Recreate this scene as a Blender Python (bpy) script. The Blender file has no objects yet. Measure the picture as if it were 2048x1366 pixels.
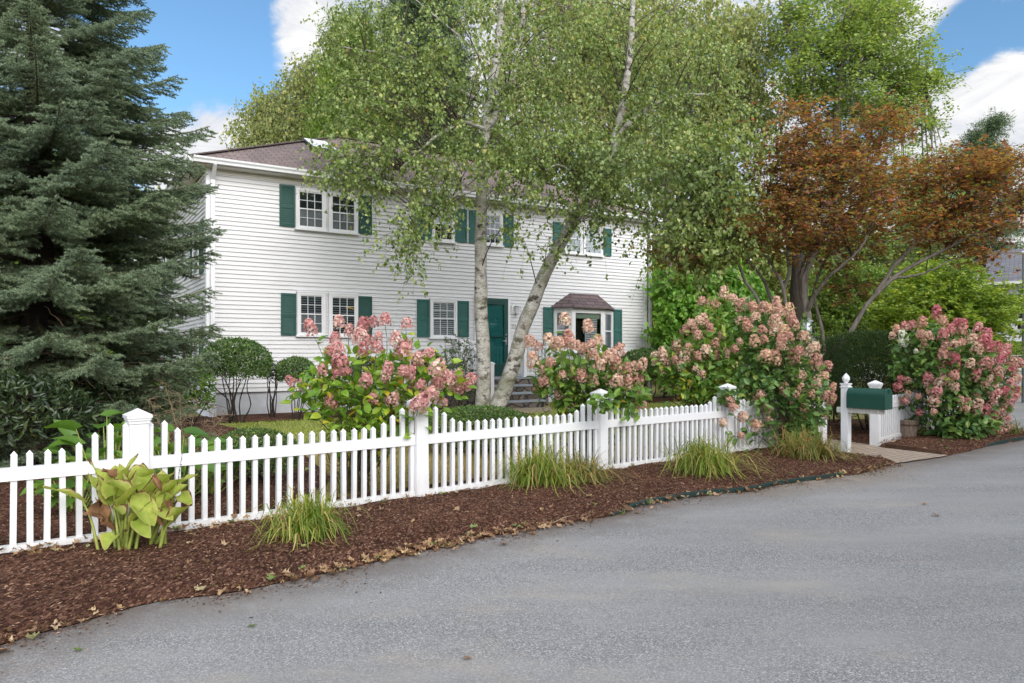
import bpy, math, random
import numpy as np
from mathutils import Vector, Matrix

# ------------------------------------------------------------------ camera, sky, sun, exposure
SC = bpy.context.scene
C = SC.collection
R = math.radians
F = 1460.0          # focal length in photograph pixels (2048 wide)
CX, HY = 1024.0, 706.0
EYE = 1.42

cam_d = bpy.data.cameras.new('camera')
cam_d.sensor_width = 36.0
cam_d.lens = 36.0 * F / 2048.0
cam_d.shift_y = (HY - 683.0) / 2048.0
cam_d.clip_end = 2000
cam = bpy.data.objects.new('camera', cam_d)
cam.location = (0, 0, EYE)
cam.rotation_euler = (R(90), 0, 0)
C.objects.link(cam)
SC.camera = cam

SUN_EL, SUN_AZ = R(31), R(150)     # azimuth clockwise from +Y: behind the camera, to its right
world = bpy.data.worlds.new('World')
SC.world = world
world.use_nodes = True
wt = world.node_tree
wt.nodes.clear()
def wn(t, **kw):
    n = wt.nodes.new(t)
    for k, v in kw.items():
        setattr(n, k, v)
    return n
sky = wn('ShaderNodeTexSky', sky_type='NISHITA', sun_disc=False)
sky.sun_elevation = SUN_EL
sky.sun_rotation = SUN_AZ
sky.air_density = 1.0
sky.dust_density = 0.3
sky.ozone_density = 3.0
tint = wn('ShaderNodeMix', data_type='RGBA', blend_type='MULTIPLY')
tint.inputs[0].default_value = 1.0
tint.inputs[7].default_value = (0.90, 1.10, 1.12, 1)
wt.links.new(sky.outputs[0], tint.inputs[6])
bg_sky = wn('ShaderNodeBackground')
bg_sky.inputs[1].default_value = 0.062
wt.links.new(tint.outputs[2], bg_sky.inputs[0])
bg_cl = wn('ShaderNodeBackground')
tc = wn('ShaderNodeTexCoord')
def vdir(px, py):
    v = Vector(((px - CX) / F, 1.0, (HY - py) / F))
    return v.normalized()
nz = wn('ShaderNodeTexNoise')
nz.inputs['Scale'].default_value = 6.5
nz.inputs['Detail'].default_value = 11.0
nz.inputs['Roughness'].default_value = 0.62
wt.links.new(tc.outputs['Generated'], nz.inputs['Vector'])
def math_node(op, a, b=None):
    m = wn('ShaderNodeMath', operation=op)
    for i, x in enumerate((a, b)):
        if x is None:
            continue
        if isinstance(x, (int, float)):
            m.inputs[i].default_value = x
        else:
            wt.links.new(x, m.inputs[i])
    return m.outputs[0]
# broad cloud cover from noise over the whole sky
nb = wn('ShaderNodeTexNoise')
nb.inputs['Scale'].default_value = 1.6
nb.inputs['Detail'].default_value = 3.0
wt.links.new(tc.outputs['Generated'], nb.inputs['Vector'])
# two clear patches of blue (directions), and the cumulus banks inside them
def blob(px, py, rad):
    d = wn('ShaderNodeVectorMath', operation='DISTANCE')
    wt.links.new(tc.outputs['Generated'], d.inputs[0])
    d.inputs[1].default_value = vdir(px, py)
    return math_node('SUBTRACT', 1.0, math_node('DIVIDE', d.outputs['Value'], rad))
cover = math_node('ADD', math_node('MULTIPLY', math_node('SUBTRACT', nb.outputs['Fac'], 0.5), 2.2), 0.34)
for px, py, rad, g in ((400, 60, 0.16, 2.0), (370, -60, .14, 2.0), (480, 150, .06, 1.0), (1940, 110, 0.085, 1.9), (1890, 105, .05, 1.1), (2060, 60, .05, 1.2), (1880, 60, .05, .8)):
    b = math_node('MAXIMUM', blob(px, py, rad), 0.0)
    cover = math_node('SUBTRACT', cover, math_node('MULTIPLY', b, g))
for px, py, rad, g in ((565, 60, .075, .95), (600, 10, .07, .9), (640, 120, .07, .9), (505, 120, .035, .45), (540, 30, .04, .4), (455, 255, 0.09, 1.25), (1990, 190, .085, 1.7), (2040, 160, .05, 1.3), (1870, 160, .05, 1.2), (1800, 110, .06, 1.2), (1840, 50, .04, .7), (1950, 300, .10, 1.5), (1800, 5, .06, .9), (1900, 5, .03, .6), (350, 300, .1, 1.)):
    b = math_node('MAXIMUM', blob(px, py, rad), 0.0)
    cover = math_node('ADD', cover, math_node('MULTIPLY', b, g))
cover = math_node('ADD', cover, math_node('MULTIPLY', math_node('SUBTRACT', nz.outputs['Fac'], 0.5), 3.8))
# thin torn veils of cirrus
wm = wn('ShaderNodeMapping')
wm.inputs['Scale'].default_value = (2.2, 2.2, 6.5)
wm.inputs['Rotation'].default_value = (0.3, 0.55, 0.2)
wt.links.new(tc.outputs['Generated'], wm.inputs[0])
nv = wn('ShaderNodeTexNoise')
nv.inputs['Scale'].default_value = 3.2
nv.inputs['Detail'].default_value = 10.0
nv.inputs['Roughness'].default_value = 0.68
nv.inputs['Distortion'].default_value = 0.6
wt.links.new(wm.outputs[0], nv.inputs['Vector'])
cover = math_node('ADD', cover, math_node('MULTIPLY', math_node('SUBTRACT', nv.outputs['Fac'], 0.46), 2.4))
# the air whitens towards the horizon
sepz = wn('ShaderNodeSeparateXYZ')
wt.links.new(tc.outputs['Generated'], sepz.inputs[0])
low = wn('ShaderNodeMapRange', interpolation_type='SMOOTHSTEP')
low.inputs['From Min'].default_value = 0.24
low.inputs['From Max'].default_value = 0.10
low.inputs['To Max'].default_value = 1.1
wt.links.new(sepz.outputs[2], low.inputs['Value'])
cover = math_node('ADD', cover, low.outputs[0])
cr = wn('ShaderNodeMapRange', interpolation_type='SMOOTHSTEP')
cr.inputs['From Min'].default_value = -0.18
cr.inputs['From Max'].default_value = 0.95
wt.links.new(cover, cr.inputs['Value'])
ccol = wn('ShaderNodeMapRange', data_type='FLOAT_VECTOR')
ccol.inputs[7].default_value = (-0.1, -0.1, -0.1)
ccol.inputs[8].default_value = (1.25, 1.25, 1.25)
ccol.inputs[9].default_value = (0.255, 0.268, 0.30)
ccol.inputs[10].default_value = (0.372, 0.371, 0.37)
shade = math_node('ADD', math_node('MULTIPLY', cover, 0.22), math_node('MULTIPLY', math_node('SUBTRACT', nv.outputs['Fac'], 0.42), 5.0))
wt.links.new(shade, ccol.inputs[6])
wt.links.new(ccol.outputs[1], bg_cl.inputs[0])
# out-of-view clouds round the sun brightened further, as added fill light
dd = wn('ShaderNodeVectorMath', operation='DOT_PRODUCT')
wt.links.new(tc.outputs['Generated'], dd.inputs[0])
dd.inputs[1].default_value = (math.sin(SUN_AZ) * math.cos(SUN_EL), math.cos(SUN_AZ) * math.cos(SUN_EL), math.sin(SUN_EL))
cloud_fill = wn('ShaderNodeMapRange', interpolation_type='SMOOTHSTEP')
cloud_fill.inputs['From Min'].default_value = -0.15
cloud_fill.inputs['From Max'].default_value = 1.0
cloud_fill.inputs['To Min'].default_value = 1.0
cloud_fill.inputs['To Max'].default_value = 4.5
wt.links.new(dd.outputs['Value'], cloud_fill.inputs['Value'])
wt.links.new(cloud_fill.outputs[0], bg_cl.inputs[1])
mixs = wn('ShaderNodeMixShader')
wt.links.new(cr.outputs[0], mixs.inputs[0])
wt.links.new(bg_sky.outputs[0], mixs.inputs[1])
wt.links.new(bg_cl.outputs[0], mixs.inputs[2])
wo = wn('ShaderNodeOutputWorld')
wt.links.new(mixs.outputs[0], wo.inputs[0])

sun_d = bpy.data.lights.new('sun', 'SUN')
sun_d.energy = 1.25
sun_d.angle = R(48)
sun_d.color = (1.0, 0.945, 0.86)
sun = bpy.data.objects.new('sun', sun_d)
C.objects.link(sun)
to_sun = Vector((math.sin(SUN_AZ) * math.cos(SUN_EL), math.cos(SUN_AZ) * math.cos(SUN_EL), math.sin(SUN_EL)))
sun.rotation_euler = to_sun.to_track_quat('Z', 'Y').to_euler()
sun.location = (6, -8, 14)

SC.view_settings.view_transform = 'Standard'
SC.view_settings.look = 'None'
SC.view_settings.exposure = 1.46
SC.view_settings.gamma = 1.0
SC.render.engine = 'CYCLES'
SC.cycles.max_bounces = 8
SC.cycles.diffuse_bounces = 5
SC.cycles.glossy_bounces = 2
SC.cycles.transmission_bounces = 3
SC.cycles.transparent_max_bounces = 6
SC.cycles.caustics_reflective = False
SC.cycles.caustics_refractive = False
SC.cycles.use_denoising = True
SC.cycles.sample_clamp_indirect = 6.0

# ------------------------------------------------------------------ helpers
rng = np.random.default_rng(11)
random.seed(5)
def W(px, py, D):
    """world point seen at photograph pixel (px, py), D metres in front of the camera"""
    return np.array(((px - CX) / F * D, D, EYE - (py - HY) / F * D))
def G(px, py, z=0.0):
    """point of the level z seen at pixel (px, py)"""
    D = F * (EYE - z) / (py - HY)
    return np.array(((px - CX) / F * D, D, z))
def unit(v):
    v = np.asarray(v, float)
    return v / np.maximum(np.linalg.norm(v, axis=-1, keepdims=True), 1e-9)

def np_mesh(name, verts, faces, mats=(), midx=None, smooth=False):
    """faces: list of (n,k) int arrays"""
    me = bpy.data.meshes.new(name)
    verts = np.asarray(verts, np.float32).reshape(-1, 3)
    faces = [np.asarray(f, np.int32) for f in faces if len(f)]
    me.vertices.add(len(verts))
    me.vertices.foreach_set('co', verts.ravel())
    nl = sum(f.size for f in faces)
    npoly = sum(len(f) for f in faces)
    me.loops.add(nl)
    me.loops.foreach_set('vertex_index', np.concatenate([f.ravel() for f in faces]))
    starts, s = [], 0
    for f in faces:
        starts.append(s + np.arange(len(f)) * f.shape[1])
        s += f.size
    me.polygons.add(npoly)
    me.polygons.foreach_set('loop_start', np.concatenate(starts).astype(np.int32))
    if midx is not None:
        me.polygons.foreach_set('material_index', np.asarray(midx, np.int32))
    me.polygons.foreach_set('use_smooth', np.full(npoly, bool(smooth)))
    for m in mats:
        me.materials.append(m)
    me.update(calc_edges=True)
    return me
def link(name, me, parent=None):
    o = bpy.data.objects.new(name, me)
    C.objects.link(o)
    if parent is not None:
        o.parent = parent
    return o
def tag(o, label, cat, group=None):
    o['label'] = label
    o['category'] = cat
    if group:
        o['group'] = group
    return o
def struct(o, kind='structure'):
    o['kind'] = kind
    return o
def empty(name, label, cat, loc=(0, 0, 0), rz=0.0, group=None):
    o = bpy.data.objects.new(name, None)
    o.empty_display_size = 0.2
    C.objects.link(o)
    o.location = loc
    o.rotation_euler = (0, 0, rz)
    return tag(o, label, cat, group)

class MB:
    """collects simple shapes into one mesh"""
    def __init__(self):
        self.v, self.f = [], []
    def add(self, vs, fs):
        b = len(self.v)
        self.v += [tuple(map(float, p)) for p in vs]
        self.f += [tuple(i + b for i in q) for q in fs]
        return self
    def box(self, x0, x1, y0, y1, z0, z1):
        vs = [(x0, y0, z0), (x1, y0, z0), (x1, y1, z0), (x0, y1, z0), (x0, y0, z1), (x1, y0, z1), (x1, y1, z1), (x0, y1, z1)]
        return self.add(vs, [(0, 3, 2, 1), (4, 5, 6, 7), (0, 1, 5, 4), (1, 2, 6, 5), (2, 3, 7, 6), (3, 0, 4, 7)])
    def frustum(self, x0, x1, y0, y1, z0, X0, X1, Y0, Y1, z1):
        vs = [(x0, y0, z0), (x1, y0, z0), (x1, y1, z0), (x0, y1, z0), (X0, Y0, z1), (X1, Y0, z1), (X1, Y1, z1), (X0, Y1, z1)]
        return self.add(vs, [(0, 3, 2, 1), (4, 5, 6, 7), (0, 1, 5, 4), (1, 2, 6, 5), (2, 3, 7, 6), (3, 0, 4, 7)])
    def prism(self, poly, z0, z1):
        n = len(poly)
        vs = [(x, y, z0) for x, y in poly] + [(x, y, z1) for x, y in poly]
        fs = [tuple(range(n))[::-1], tuple(range(n, 2 * n))] + [(i, (i + 1) % n, n + (i + 1) % n, n + i) for i in range(n)]
        return self.add(vs, fs)
    def bar(self, p, q, w, h, up=(0, 0, 1)):
        p, q = Vector(p), Vector(q)
        d = (q - p).normalized()
        s = d.cross(Vector(up))
        s = s.normalized() if s.length > 1e-6 else Vector((1, 0, 0))
        u = s.cross(d)
        vs = []
        for c in (p, q):
            for a, b in ((-1, -1), (1, -1), (1, 1), (-1, 1)):
                vs.append(c + s * a * w / 2 + u * b * h / 2)
        return self.add(vs, [(0, 3, 2, 1), (4, 5, 6, 7), (0, 1, 5, 4), (1, 2, 6, 5), (2, 3, 7, 6), (3, 0, 4, 7)])
    def tube(self, pts, rad, n=8):
        pts = [Vector(p) for p in pts]
        if not isinstance(rad, (list, tuple, np.ndarray)):
            rad = [rad] * len(pts)
        vs, fs = [], []
        for i, p in enumerate(pts):
            t = (pts[min(i + 1, len(pts) - 1)] - pts[max(i - 1, 0)]).normalized()
            a = t.cross(Vector((0.31, 0.17, 0.93)))
            if a.length < 1e-4:
                a = t.cross(Vector((1, 0, 0)))
            a.normalize()
            b = t.cross(a)
            for k in range(n):
                w = 2 * math.pi * k / n
                vs.append(p + (a * math.cos(w) + b * math.sin(w)) * rad[i])
        for i in range(len(pts) - 1):
            for k in range(n):
                fs.append((i * n + k, i * n + (k + 1) % n, (i + 1) * n + (k + 1) % n, (i + 1) * n + k))
        fs.append(tuple(range(n))[::-1])
        fs.append(tuple((len(pts) - 1) * n + k for k in range(n)))
        return self.add(vs, fs)
    def lathe(self, prof, cx=0, cy=0, n=20):
        vs, fs = [], []
        for r, z in prof:
            for k in range(n):
                w = 2 * math.pi * k / n
                vs.append((cx + r * math.cos(w), cy + r * math.sin(w), z))
        for i in range(len(prof) - 1):
            for k in range(n):
                fs.append((i * n + k, i * n + (k + 1) % n, (i + 1) * n + (k + 1) % n, (i + 1) * n + k))
        fs.append(tuple(range(n))[::-1])
        fs.append(tuple((len(prof) - 1) * n + k for k in range(n)))
        return self.add(vs, fs)
    def mesh(self, name, mats, smooth=False):
        me = bpy.data.meshes.new(name)
        me.from_pydata(self.v, [], self.f)
        for m in (mats if isinstance(mats, (list, tuple)) else [mats]):
            me.materials.append(m)
        if smooth:
            me.polygons.foreach_set('use_smooth', [True] * len(me.polygons))
        me.update()
        return me
    def build(self, name, mats, parent=None, smooth=False, bevel=0.0):
        o = link(name, self.mesh(name, mats, smooth), parent)
        if bevel:
            b = o.modifiers.new('bevel', 'BEVEL')
            b.width = bevel
            b.segments = 2
            b.limit_method = 'ANGLE'
        return o

# leaf shapes: x along the leaf (0..1), y across (-.5...5), z lift; faces as quads / triangles
SHAPES = {
    'quad': (np.array([(0, 0, 0), (.4, .5, .10), (1, 0, 0), (.4, -.5, .10)]), [np.array([(0, 3, 2, 1)])]),
    'ovate': (np.array([(0, 0, 0), (.3, 0, -.02), (.65, 0, -.03), (1, 0, -.16), (.22, .42, .07), (.6, .42, .05), (.22, -.42, .07), (.6, -.42, .05)]),
              [np.array([(1, 2, 5, 4), (2, 1, 6, 7)]), np.array([(0, 1, 4), (2, 3, 5), (1, 0, 6), (3, 2, 7)])]),
    'star': (np.array([(0, 0, 0), (.22, .5, .04), (.42, .14, 0), (.75, .36, .02), (.68, .08, 0), (1, 0, -.05), (.68, -.08, 0), (.75, -.36, .02), (.42, -.14, 0), (.22, -.5, .04)]),
             [np.array([(0, 2, 1), (2, 4, 3), (0, 9, 8), (8, 7, 6), (4, 6, 5)]), np.array([(0, 8, 6, 4), ]), np.array([(0, 4, 2)])]),
    'maple': (np.array([(0, 0, 0), (.05, .35, .05), (.30, .30, .0), (.40, .62, .08), (.55, .22, 0), (.78, .26, .04), (1, 0, -.08), (.78, -.26, .04), (.55, -.22, 0), (.40, -.62, .08), (.30, -.30, 0), (.05, -.35, .05), (.45, 0, -.04)]),
              [np.array([(12, 0, 1), (12, 1, 2), (12, 2, 3), (12, 3, 4), (12, 4, 5), (12, 5, 6), (12, 6, 7), (12, 7, 8), (12, 8, 9), (12, 9, 10), (12, 10, 11), (12, 11, 0)])]),
    'blade': (np.array([(0, .5, 0), (0, -.5, 0), (1, 0, 0)]), [np.array([(0, 1, 2)])]),
}
def leaf_arrays(pos, d, nrm, L, Wd, shape='quad'):
    """leaf-sized faces at pos, pointing along d, facing nrm"""
    T, fs = SHAPES[shape]
    d = unit(d)
    s = unit(np.cross(nrm, d))
    n = np.cross(d, s)
    N, M = len(pos), len(T)
    L = np.broadcast_to(L, (N,))[:, None, None]
    Wd = np.broadcast_to(Wd, (N,))[:, None, None]
    v = pos[:, None, :] + d[:, None, :] * (T[None, :, 0:1] * L) + s[:, None, :] * (T[None, :, 1:2] * Wd) + n[:, None, :] * (T[None, :, 2:3] * L)
    off = (np.arange(N) * M)[:, None, None]
    return v.reshape(-1, 3), [(f[None] + off).reshape(-1, f.shape[1]) for f in fs]
def tube_arrays(P, Rr, sides=4):
    """P (n,k,3) paths, Rr (n,k) radii"""
    n, k, _ = P.shape
    t = unit(np.gradient(P, axis=1))
    ref = np.array((0.31, 0.17, 0.93))
    a = unit(np.cross(t, ref))
    b = np.cross(t, a)
    w = np.arange(sides) * 2 * np.pi / sides
    ring = a[:, :, None, :] * np.cos(w)[None, None, :, None] + b[:, :, None, :] * np.sin(w)[None, None, :, None]
    v = P[:, :, None, :] + ring * Rr[:, :, None, None]
    idx = np.arange(n * k * sides).reshape(n, k, sides)
    q = np.stack([idx[:, :-1, :], np.roll(idx, -1, 2)[:, :-1, :], np.roll(idx, -1, 2)[:, 1:, :], idx[:, 1:, :]], -1)
    return v.reshape(-1, 3), [q.reshape(-1, 4)]
def merge(parts):
    vs, fs, b = [], {}, 0
    for v, fl in parts:
        vs.append(v)
        for f in fl:
            fs.setdefault(f.shape[1], []).append(f + b)
        b += len(v)
    return np.concatenate(vs), [np.concatenate(x) for x in fs.values()]
def resample(pts, k, smooth=True):
    pts = np.asarray(pts, float)
    if smooth and len(pts) > 2:
        ext = np.vstack([2 * pts[0] - pts[1], pts, 2 * pts[-1] - pts[-2]])
        out = []
        for i in range(len(pts) - 1):
            p0, p1, p2, p3 = ext[i:i + 4]
            for t in np.linspace(0, 1, 8, endpoint=False):
                out.append(.5 * ((2 * p1) + (-p0 + p2) * t + (2 * p0 - 5 * p1 + 4 * p2 - p3) * t * t + (-p0 + 3 * p1 - 3 * p2 + p3) * t ** 3))
        out.append(pts[-1])
        pts = np.array(out)
    s = np.r_[0, np.cumsum(np.linalg.norm(np.diff(pts, axis=0), axis=1))]
    x = np.linspace(0, s[-1], k)
    return np.stack([np.interp(x, s, pts[:, i]) for i in range(3)], 1)
def rdir(n):
    return unit(rng.normal(size=(n, 3)))
# ------------------------------------------------------------------ materials
class NT:
    def __init__(self, name):
        self.m = bpy.data.materials.new(name)
        self.m.use_nodes = True
        self.t = self.m.node_tree
        self.t.nodes.clear()
        self.out = self.n('ShaderNodeOutputMaterial')
    def n(self, typ, **kw):
        x = self.t.nodes.new(typ)
        ins = kw.pop('ins', {})
        for k, v in kw.items():
            setattr(x, k, v)
        for k, v in ins.items():
            self.set(x, k, v)
        return x
    def set(self, node, key, v):
        s = node.inputs[key]
        if isinstance(v, bpy.types.NodeSocket):
            self.t.links.new(v, s)
        else:
            if isinstance(v, (tuple, list)) and len(v) == 3 and s.type == 'RGBA':
                v = (*v, 1)
            s.default_value = v
    def coord(self, which='Object'):
        return self.n('ShaderNodeTexCoord').outputs[which]
    def pos(self):
        return self.n('ShaderNodeNewGeometry').outputs['Position']
    def mapping(self, vec, scale=(1, 1, 1), rot=(0, 0, 0)):
        return self.n('ShaderNodeMapping', ins={'Vector': vec, 'Scale': scale, 'Rotation': rot}).outputs[0]
    def noise(self, vec, scale, detail=3, rough=.5, out='Fac'):
        return self.n('ShaderNodeTexNoise', ins={'Vector': vec, 'Scale': scale, 'Detail': detail, 'Roughness': rough}).outputs[out]
    def vor(self, vec, scale, out='Color', feature='F1'):
        return self.n('ShaderNodeTexVoronoi', feature=feature, ins={'Vector': vec, 'Scale': scale}).outputs[out]
    def ramp(self, fac, stops, interp='LINEAR'):
        r = self.n('ShaderNodeValToRGB', ins={'Fac': fac})
        r.color_ramp.interpolation = interp
        el = r.color_ramp.elements
        while len(el) > 1:
            el.remove(el[-1])
        for i, (p, c) in enumerate(stops):
            e = el[0] if i == 0 else el.new(p)
            e.position = p
            e.color = (*c, 1) if len(c) == 3 else c
        return r.outputs[0]
    def mix(self, fac, a, b, mode='MIX'):
        x = self.n('ShaderNodeMix', data_type='RGBA', blend_type=mode)
        self.set(x, 0, fac)
        self.set(x, 6, (*a, 1) if isinstance(a, tuple) else a)
        self.set(x, 7, (*b, 1) if isinstance(b, tuple) else b)
        return x.outputs[2]
    def math(self, op, a, b=0.0, clamp=False):
        return self.n('ShaderNodeMath', operation=op, use_clamp=clamp, ins={0: a, 1: b}).outputs[0]
    def range(self, v, a, b, c=0.0, d=1.0):
        return self.n('ShaderNodeMapRange', ins={'Value': v, 'From Min': a, 'From Max': b, 'To Min': c, 'To Max': d}).outputs[0]
    def bump(self, h, strength=.3, dist=.01):
        return self.n('ShaderNodeBump', ins={'Height': h, 'Strength': strength, 'Distance': dist}).outputs[0]
    def bsdf(self, col, rough=.6, spec=.3, metal=0.0, normal=None):
        b = self.n('ShaderNodeBsdfPrincipled', ins={'Base Color': col, 'Roughness': rough, 'Specular IOR Level': spec, 'Metallic': metal})
        if normal is not None:
            self.set(b, 'Normal', normal)
        return b.outputs[0]
    def done(self, sh):
        self.t.links.new(sh, self.out.inputs[0])
        return self.m

def plain(name, col, rough=.5, spec=.3, metal=0.0, var=.12, scale=6.0, bump=0.0, bscale=80.0):
    t = NT(name)
    p = t.coord()
    c = t.mix(t.range(t.noise(p, scale, 5, .6), .3, .7), tuple(x * (1 - var) for x in col), tuple(min(1, x * (1 + var)) for x in col))
    nrm = t.bump(t.noise(p, bscale, 4), bump, .004) if bump else None
    return t.done(t.bsdf(c, rough, spec, metal, nrm))

def leafy(name, stops, transl=.35, rough=.5, spec=.3, big=2.0, tint=.35):
    """foliage: a colour of its own for every leaf, slow drift over the plant, light through the blade"""
    t = NT(name)
    rnd = t.n('ShaderNodeNewGeometry').outputs['Random Per Island']
    c = t.ramp(rnd, stops)
    nz = t.range(t.noise(t.pos(), big, 3), .32, .68)
    c = t.mix(tint, c, t.mix(nz, c, t.mix(1.0, c, (1.75, 1.55, .9), 'MULTIPLY')))
    d = t.bsdf(c, rough, spec)
    tr = t.n('ShaderNodeBsdfTranslucent', ins={'Color': t.mix(1.0, c, (1.5, 1.45, .75), 'MULTIPLY')}).outputs[0]
    return t.done(t.n('ShaderNodeMixShader', ins={0: transl, 1: d, 2: tr}).outputs[0])

M = {}
M['vinyl'] = plain('white_vinyl', (.70, .70, .715), .38, .4, var=.02, scale=2.0)
def _fence():
    t = NT('white_fence_vinyl')
    p = t.pos()
    z = t.n('ShaderNodeSeparateXYZ', ins={0: p}).outputs[2]
    n1 = t.noise(t.mapping(p, (9, 9, 2.5)), 2.0, 5, .65)
    low = t.math('MULTIPLY', t.range(z, .30, -.02), t.range(n1, .35, .75), True)
    c = t.mix(low, (.69, .69, .70), (.48, .45, .40))
    speck = t.range(t.noise(p, 55, 3), .66, .80)
    c = t.mix(t.math('MULTIPLY', speck, .25), c, (.45, .45, .40))
    return t.done(t.bsdf(c, .4, .4))
M['fence'] = _fence()
def _siding():
    t = NT('white_siding')
    p = t.pos()
    n1 = t.noise(t.mapping(p, (1.2, 1.2, 6)), 1.5, 5, .6)
    c = t.mix(t.range(n1, .3, .75), (.61, .607, .62), (.55, .547, .555))
    return t.done(t.bsdf(c, .5, .3, normal=t.bump(t.noise(t.mapping(p, (2, 2, 60)), 8, 3), .08, .003)))
M['siding'] = _siding()
M['trim'] = plain('white_trim', (.66, .66, .675), .45, .35, var=.03)
M['gutter'] = plain('white_aluminium_gutter', (.64, .645, .66), .35, .5, var=.06, scale=1.5)
M['soffit'] = plain('soffit_vinyl', (.62, .60, .55), .6, .2, var=.08)
M['shutter'] = plain('green_shutter_paint', (.013, .064, .053), .5, .35, var=.10, scale=5)
M['shutter_pale'] = plain('faded_green_shutter_paint', (.024, .10, .086), .55, .3, var=.12, scale=5)
M['door_green'] = plain('green_storm_door', (.011, .054, .046), .35, .45, var=.06)
M['door_teal'] = plain('teal_front_door', (.0, .105, .098), .35, .5, var=.05)
M['metal'] = plain('brushed_metal', (.5, .48, .44), .3, .5, metal=.9)
M['dark_metal'] = plain('dark_metal', (.03, .03, .032), .45, .4)
M['grey_metal'] = plain('grey_metal_pole', (.22, .23, .24), .5, .4, metal=.3)
M['foundation'] = plain('painted_concrete', (.50, .51, .54), .85, .15, var=.16, scale=2.5, bump=.3, bscale=40)
M['foundation_white'] = plain('peeling_white_panel', (.72, .73, .77), .8, .15, var=.10, scale=3)
M['dark_room'] = plain('dark_room_behind_glass', (.016, .018, .021), .8, .1)  # flat sheets in this colour paint the darkness of unlit interiors
M['curtain'] = plain('pale_curtain', (.55, .55, .60), .9, .1, var=.15, scale=8)
M['screen'] = plain('grey_insect_screen', (.17, .165, .18), .9, .1, var=.10, scale=4)
M['bluestone'] = plain('bluestone_tread', (.24, .26, .28), .75, .25, var=.14, scale=4, bump=.2)
M['bulb'] = plain('frosted_lamp_glass', (.75, .76, .78), .3, .5, var=.05)
M['yellow'] = plain('yellow_ornament', (.75, .42, .04), .5, .3)
M['numeral'] = plain('dull_brass_numeral', (.30, .27, .22), .4, .4)

def _blind():
    t = NT('slatted_blind')
    z = t.n('ShaderNodeSeparateXYZ', ins={0: t.pos()}).outputs[2]
    s = t.math('FRACT', t.math('MULTIPLY', z, 19.0))
    c = t.ramp(s, [(0, (.50, .50, .53)), (.45, (.34, .34, .36)), (.55, (.05, .05, .06)), (.95, (.07, .07, .075)), (1, (.5, .5, .53))])
    return t.done(t.bsdf(c, .7, .2))
M['blind'] = _blind()
def _blind_dark():
    t = NT('half_open_blind')
    z = t.n('ShaderNodeSeparateXYZ', ins={0: t.pos()}).outputs[2]
    s = t.math('FRACT', t.math('MULTIPLY', z, 17.0))
    c = t.ramp(s, [(0, (.17, .18, .20)), (.28, (.12, .13, .14)), (.36, (.012, .014, .016)), (.95, (.015, .017, .02)), (1, (.17, .18, .20))])
    return t.done(t.bsdf(c, .7, .2))
M['blind_dark'] = _blind_dark()
def _glass():
    t = NT('window_glass')
    fr = t.n('ShaderNodeLayerWeight', ins={'Blend': .5}).outputs['Facing']
    f = t.math('ADD', t.math('MULTIPLY', t.math('POWER', fr, 4.0), .55), .03)
    tr = t.n('ShaderNodeBsdfTransparent', ins={'Color': (.90, .93, .93)}).outputs[0]
    nrm = t.bump(t.noise(t.pos(), 3.0, 2), .08, .02)
    gl = t.n('ShaderNodeBsdfGlossy', ins={'Color': (.9, .93, .97), 'Roughness': .02, 'Normal': nrm}).outputs[0]
    return t.done(t.n('ShaderNodeMixShader', ins={0: f, 1: tr, 2: gl}).outputs[0])
M['glass'] = _glass()

def _shingle(name, c1, c2, sc):
    t = NT(name)
    uv = t.n('ShaderNodeUVMap').outputs[0]
    b = t.n('ShaderNodeTexBrick', ins={'Vector': uv, 'Color1': c1, 'Color2': c2, 'Mortar': tuple(x * .35 for x in c1), 'Scale': 1.0, 'Mortar Size': .010, 'Brick Width': sc * 2.2, 'Row Height': sc, 'Bias': 0.0})
    b.offset = .5
    n = t.noise(t.pos(), 40, 4, .7)
    c = t.mix(t.range(n, .3, .7), b.outputs[0], t.mix(1.0, b.outputs[0], (1.5, 1.45, 1.45), 'MULTIPLY'))
    c = t.mix(t.range(t.noise(t.pos(), .8, 4), .45, .75), c, t.mix(1.0, c, (.78, .82, .84), 'MULTIPLY'))
    h = t.math('ADD', t.math('MULTIPLY', n, .3), t.math('MULTIPLY', b.outputs[1], -1.0))
    return t.done(t.bsdf(c, .9, .15, normal=t.bump(h, .6, .01)))
M['shingle'] = _shingle('brown_roof_shingles', (.130, .102, .098), (.172, .138, .130), .145)
M['shingle_bay'] = _shingle('bay_roof_shingles', (.085, .068, .072), (.125, .092, .092), .16)
M['shingle_grey'] = _shingle('grey_roof_shingles', (.11, .11, .125), (.15, .15, .165), .16)

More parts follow.
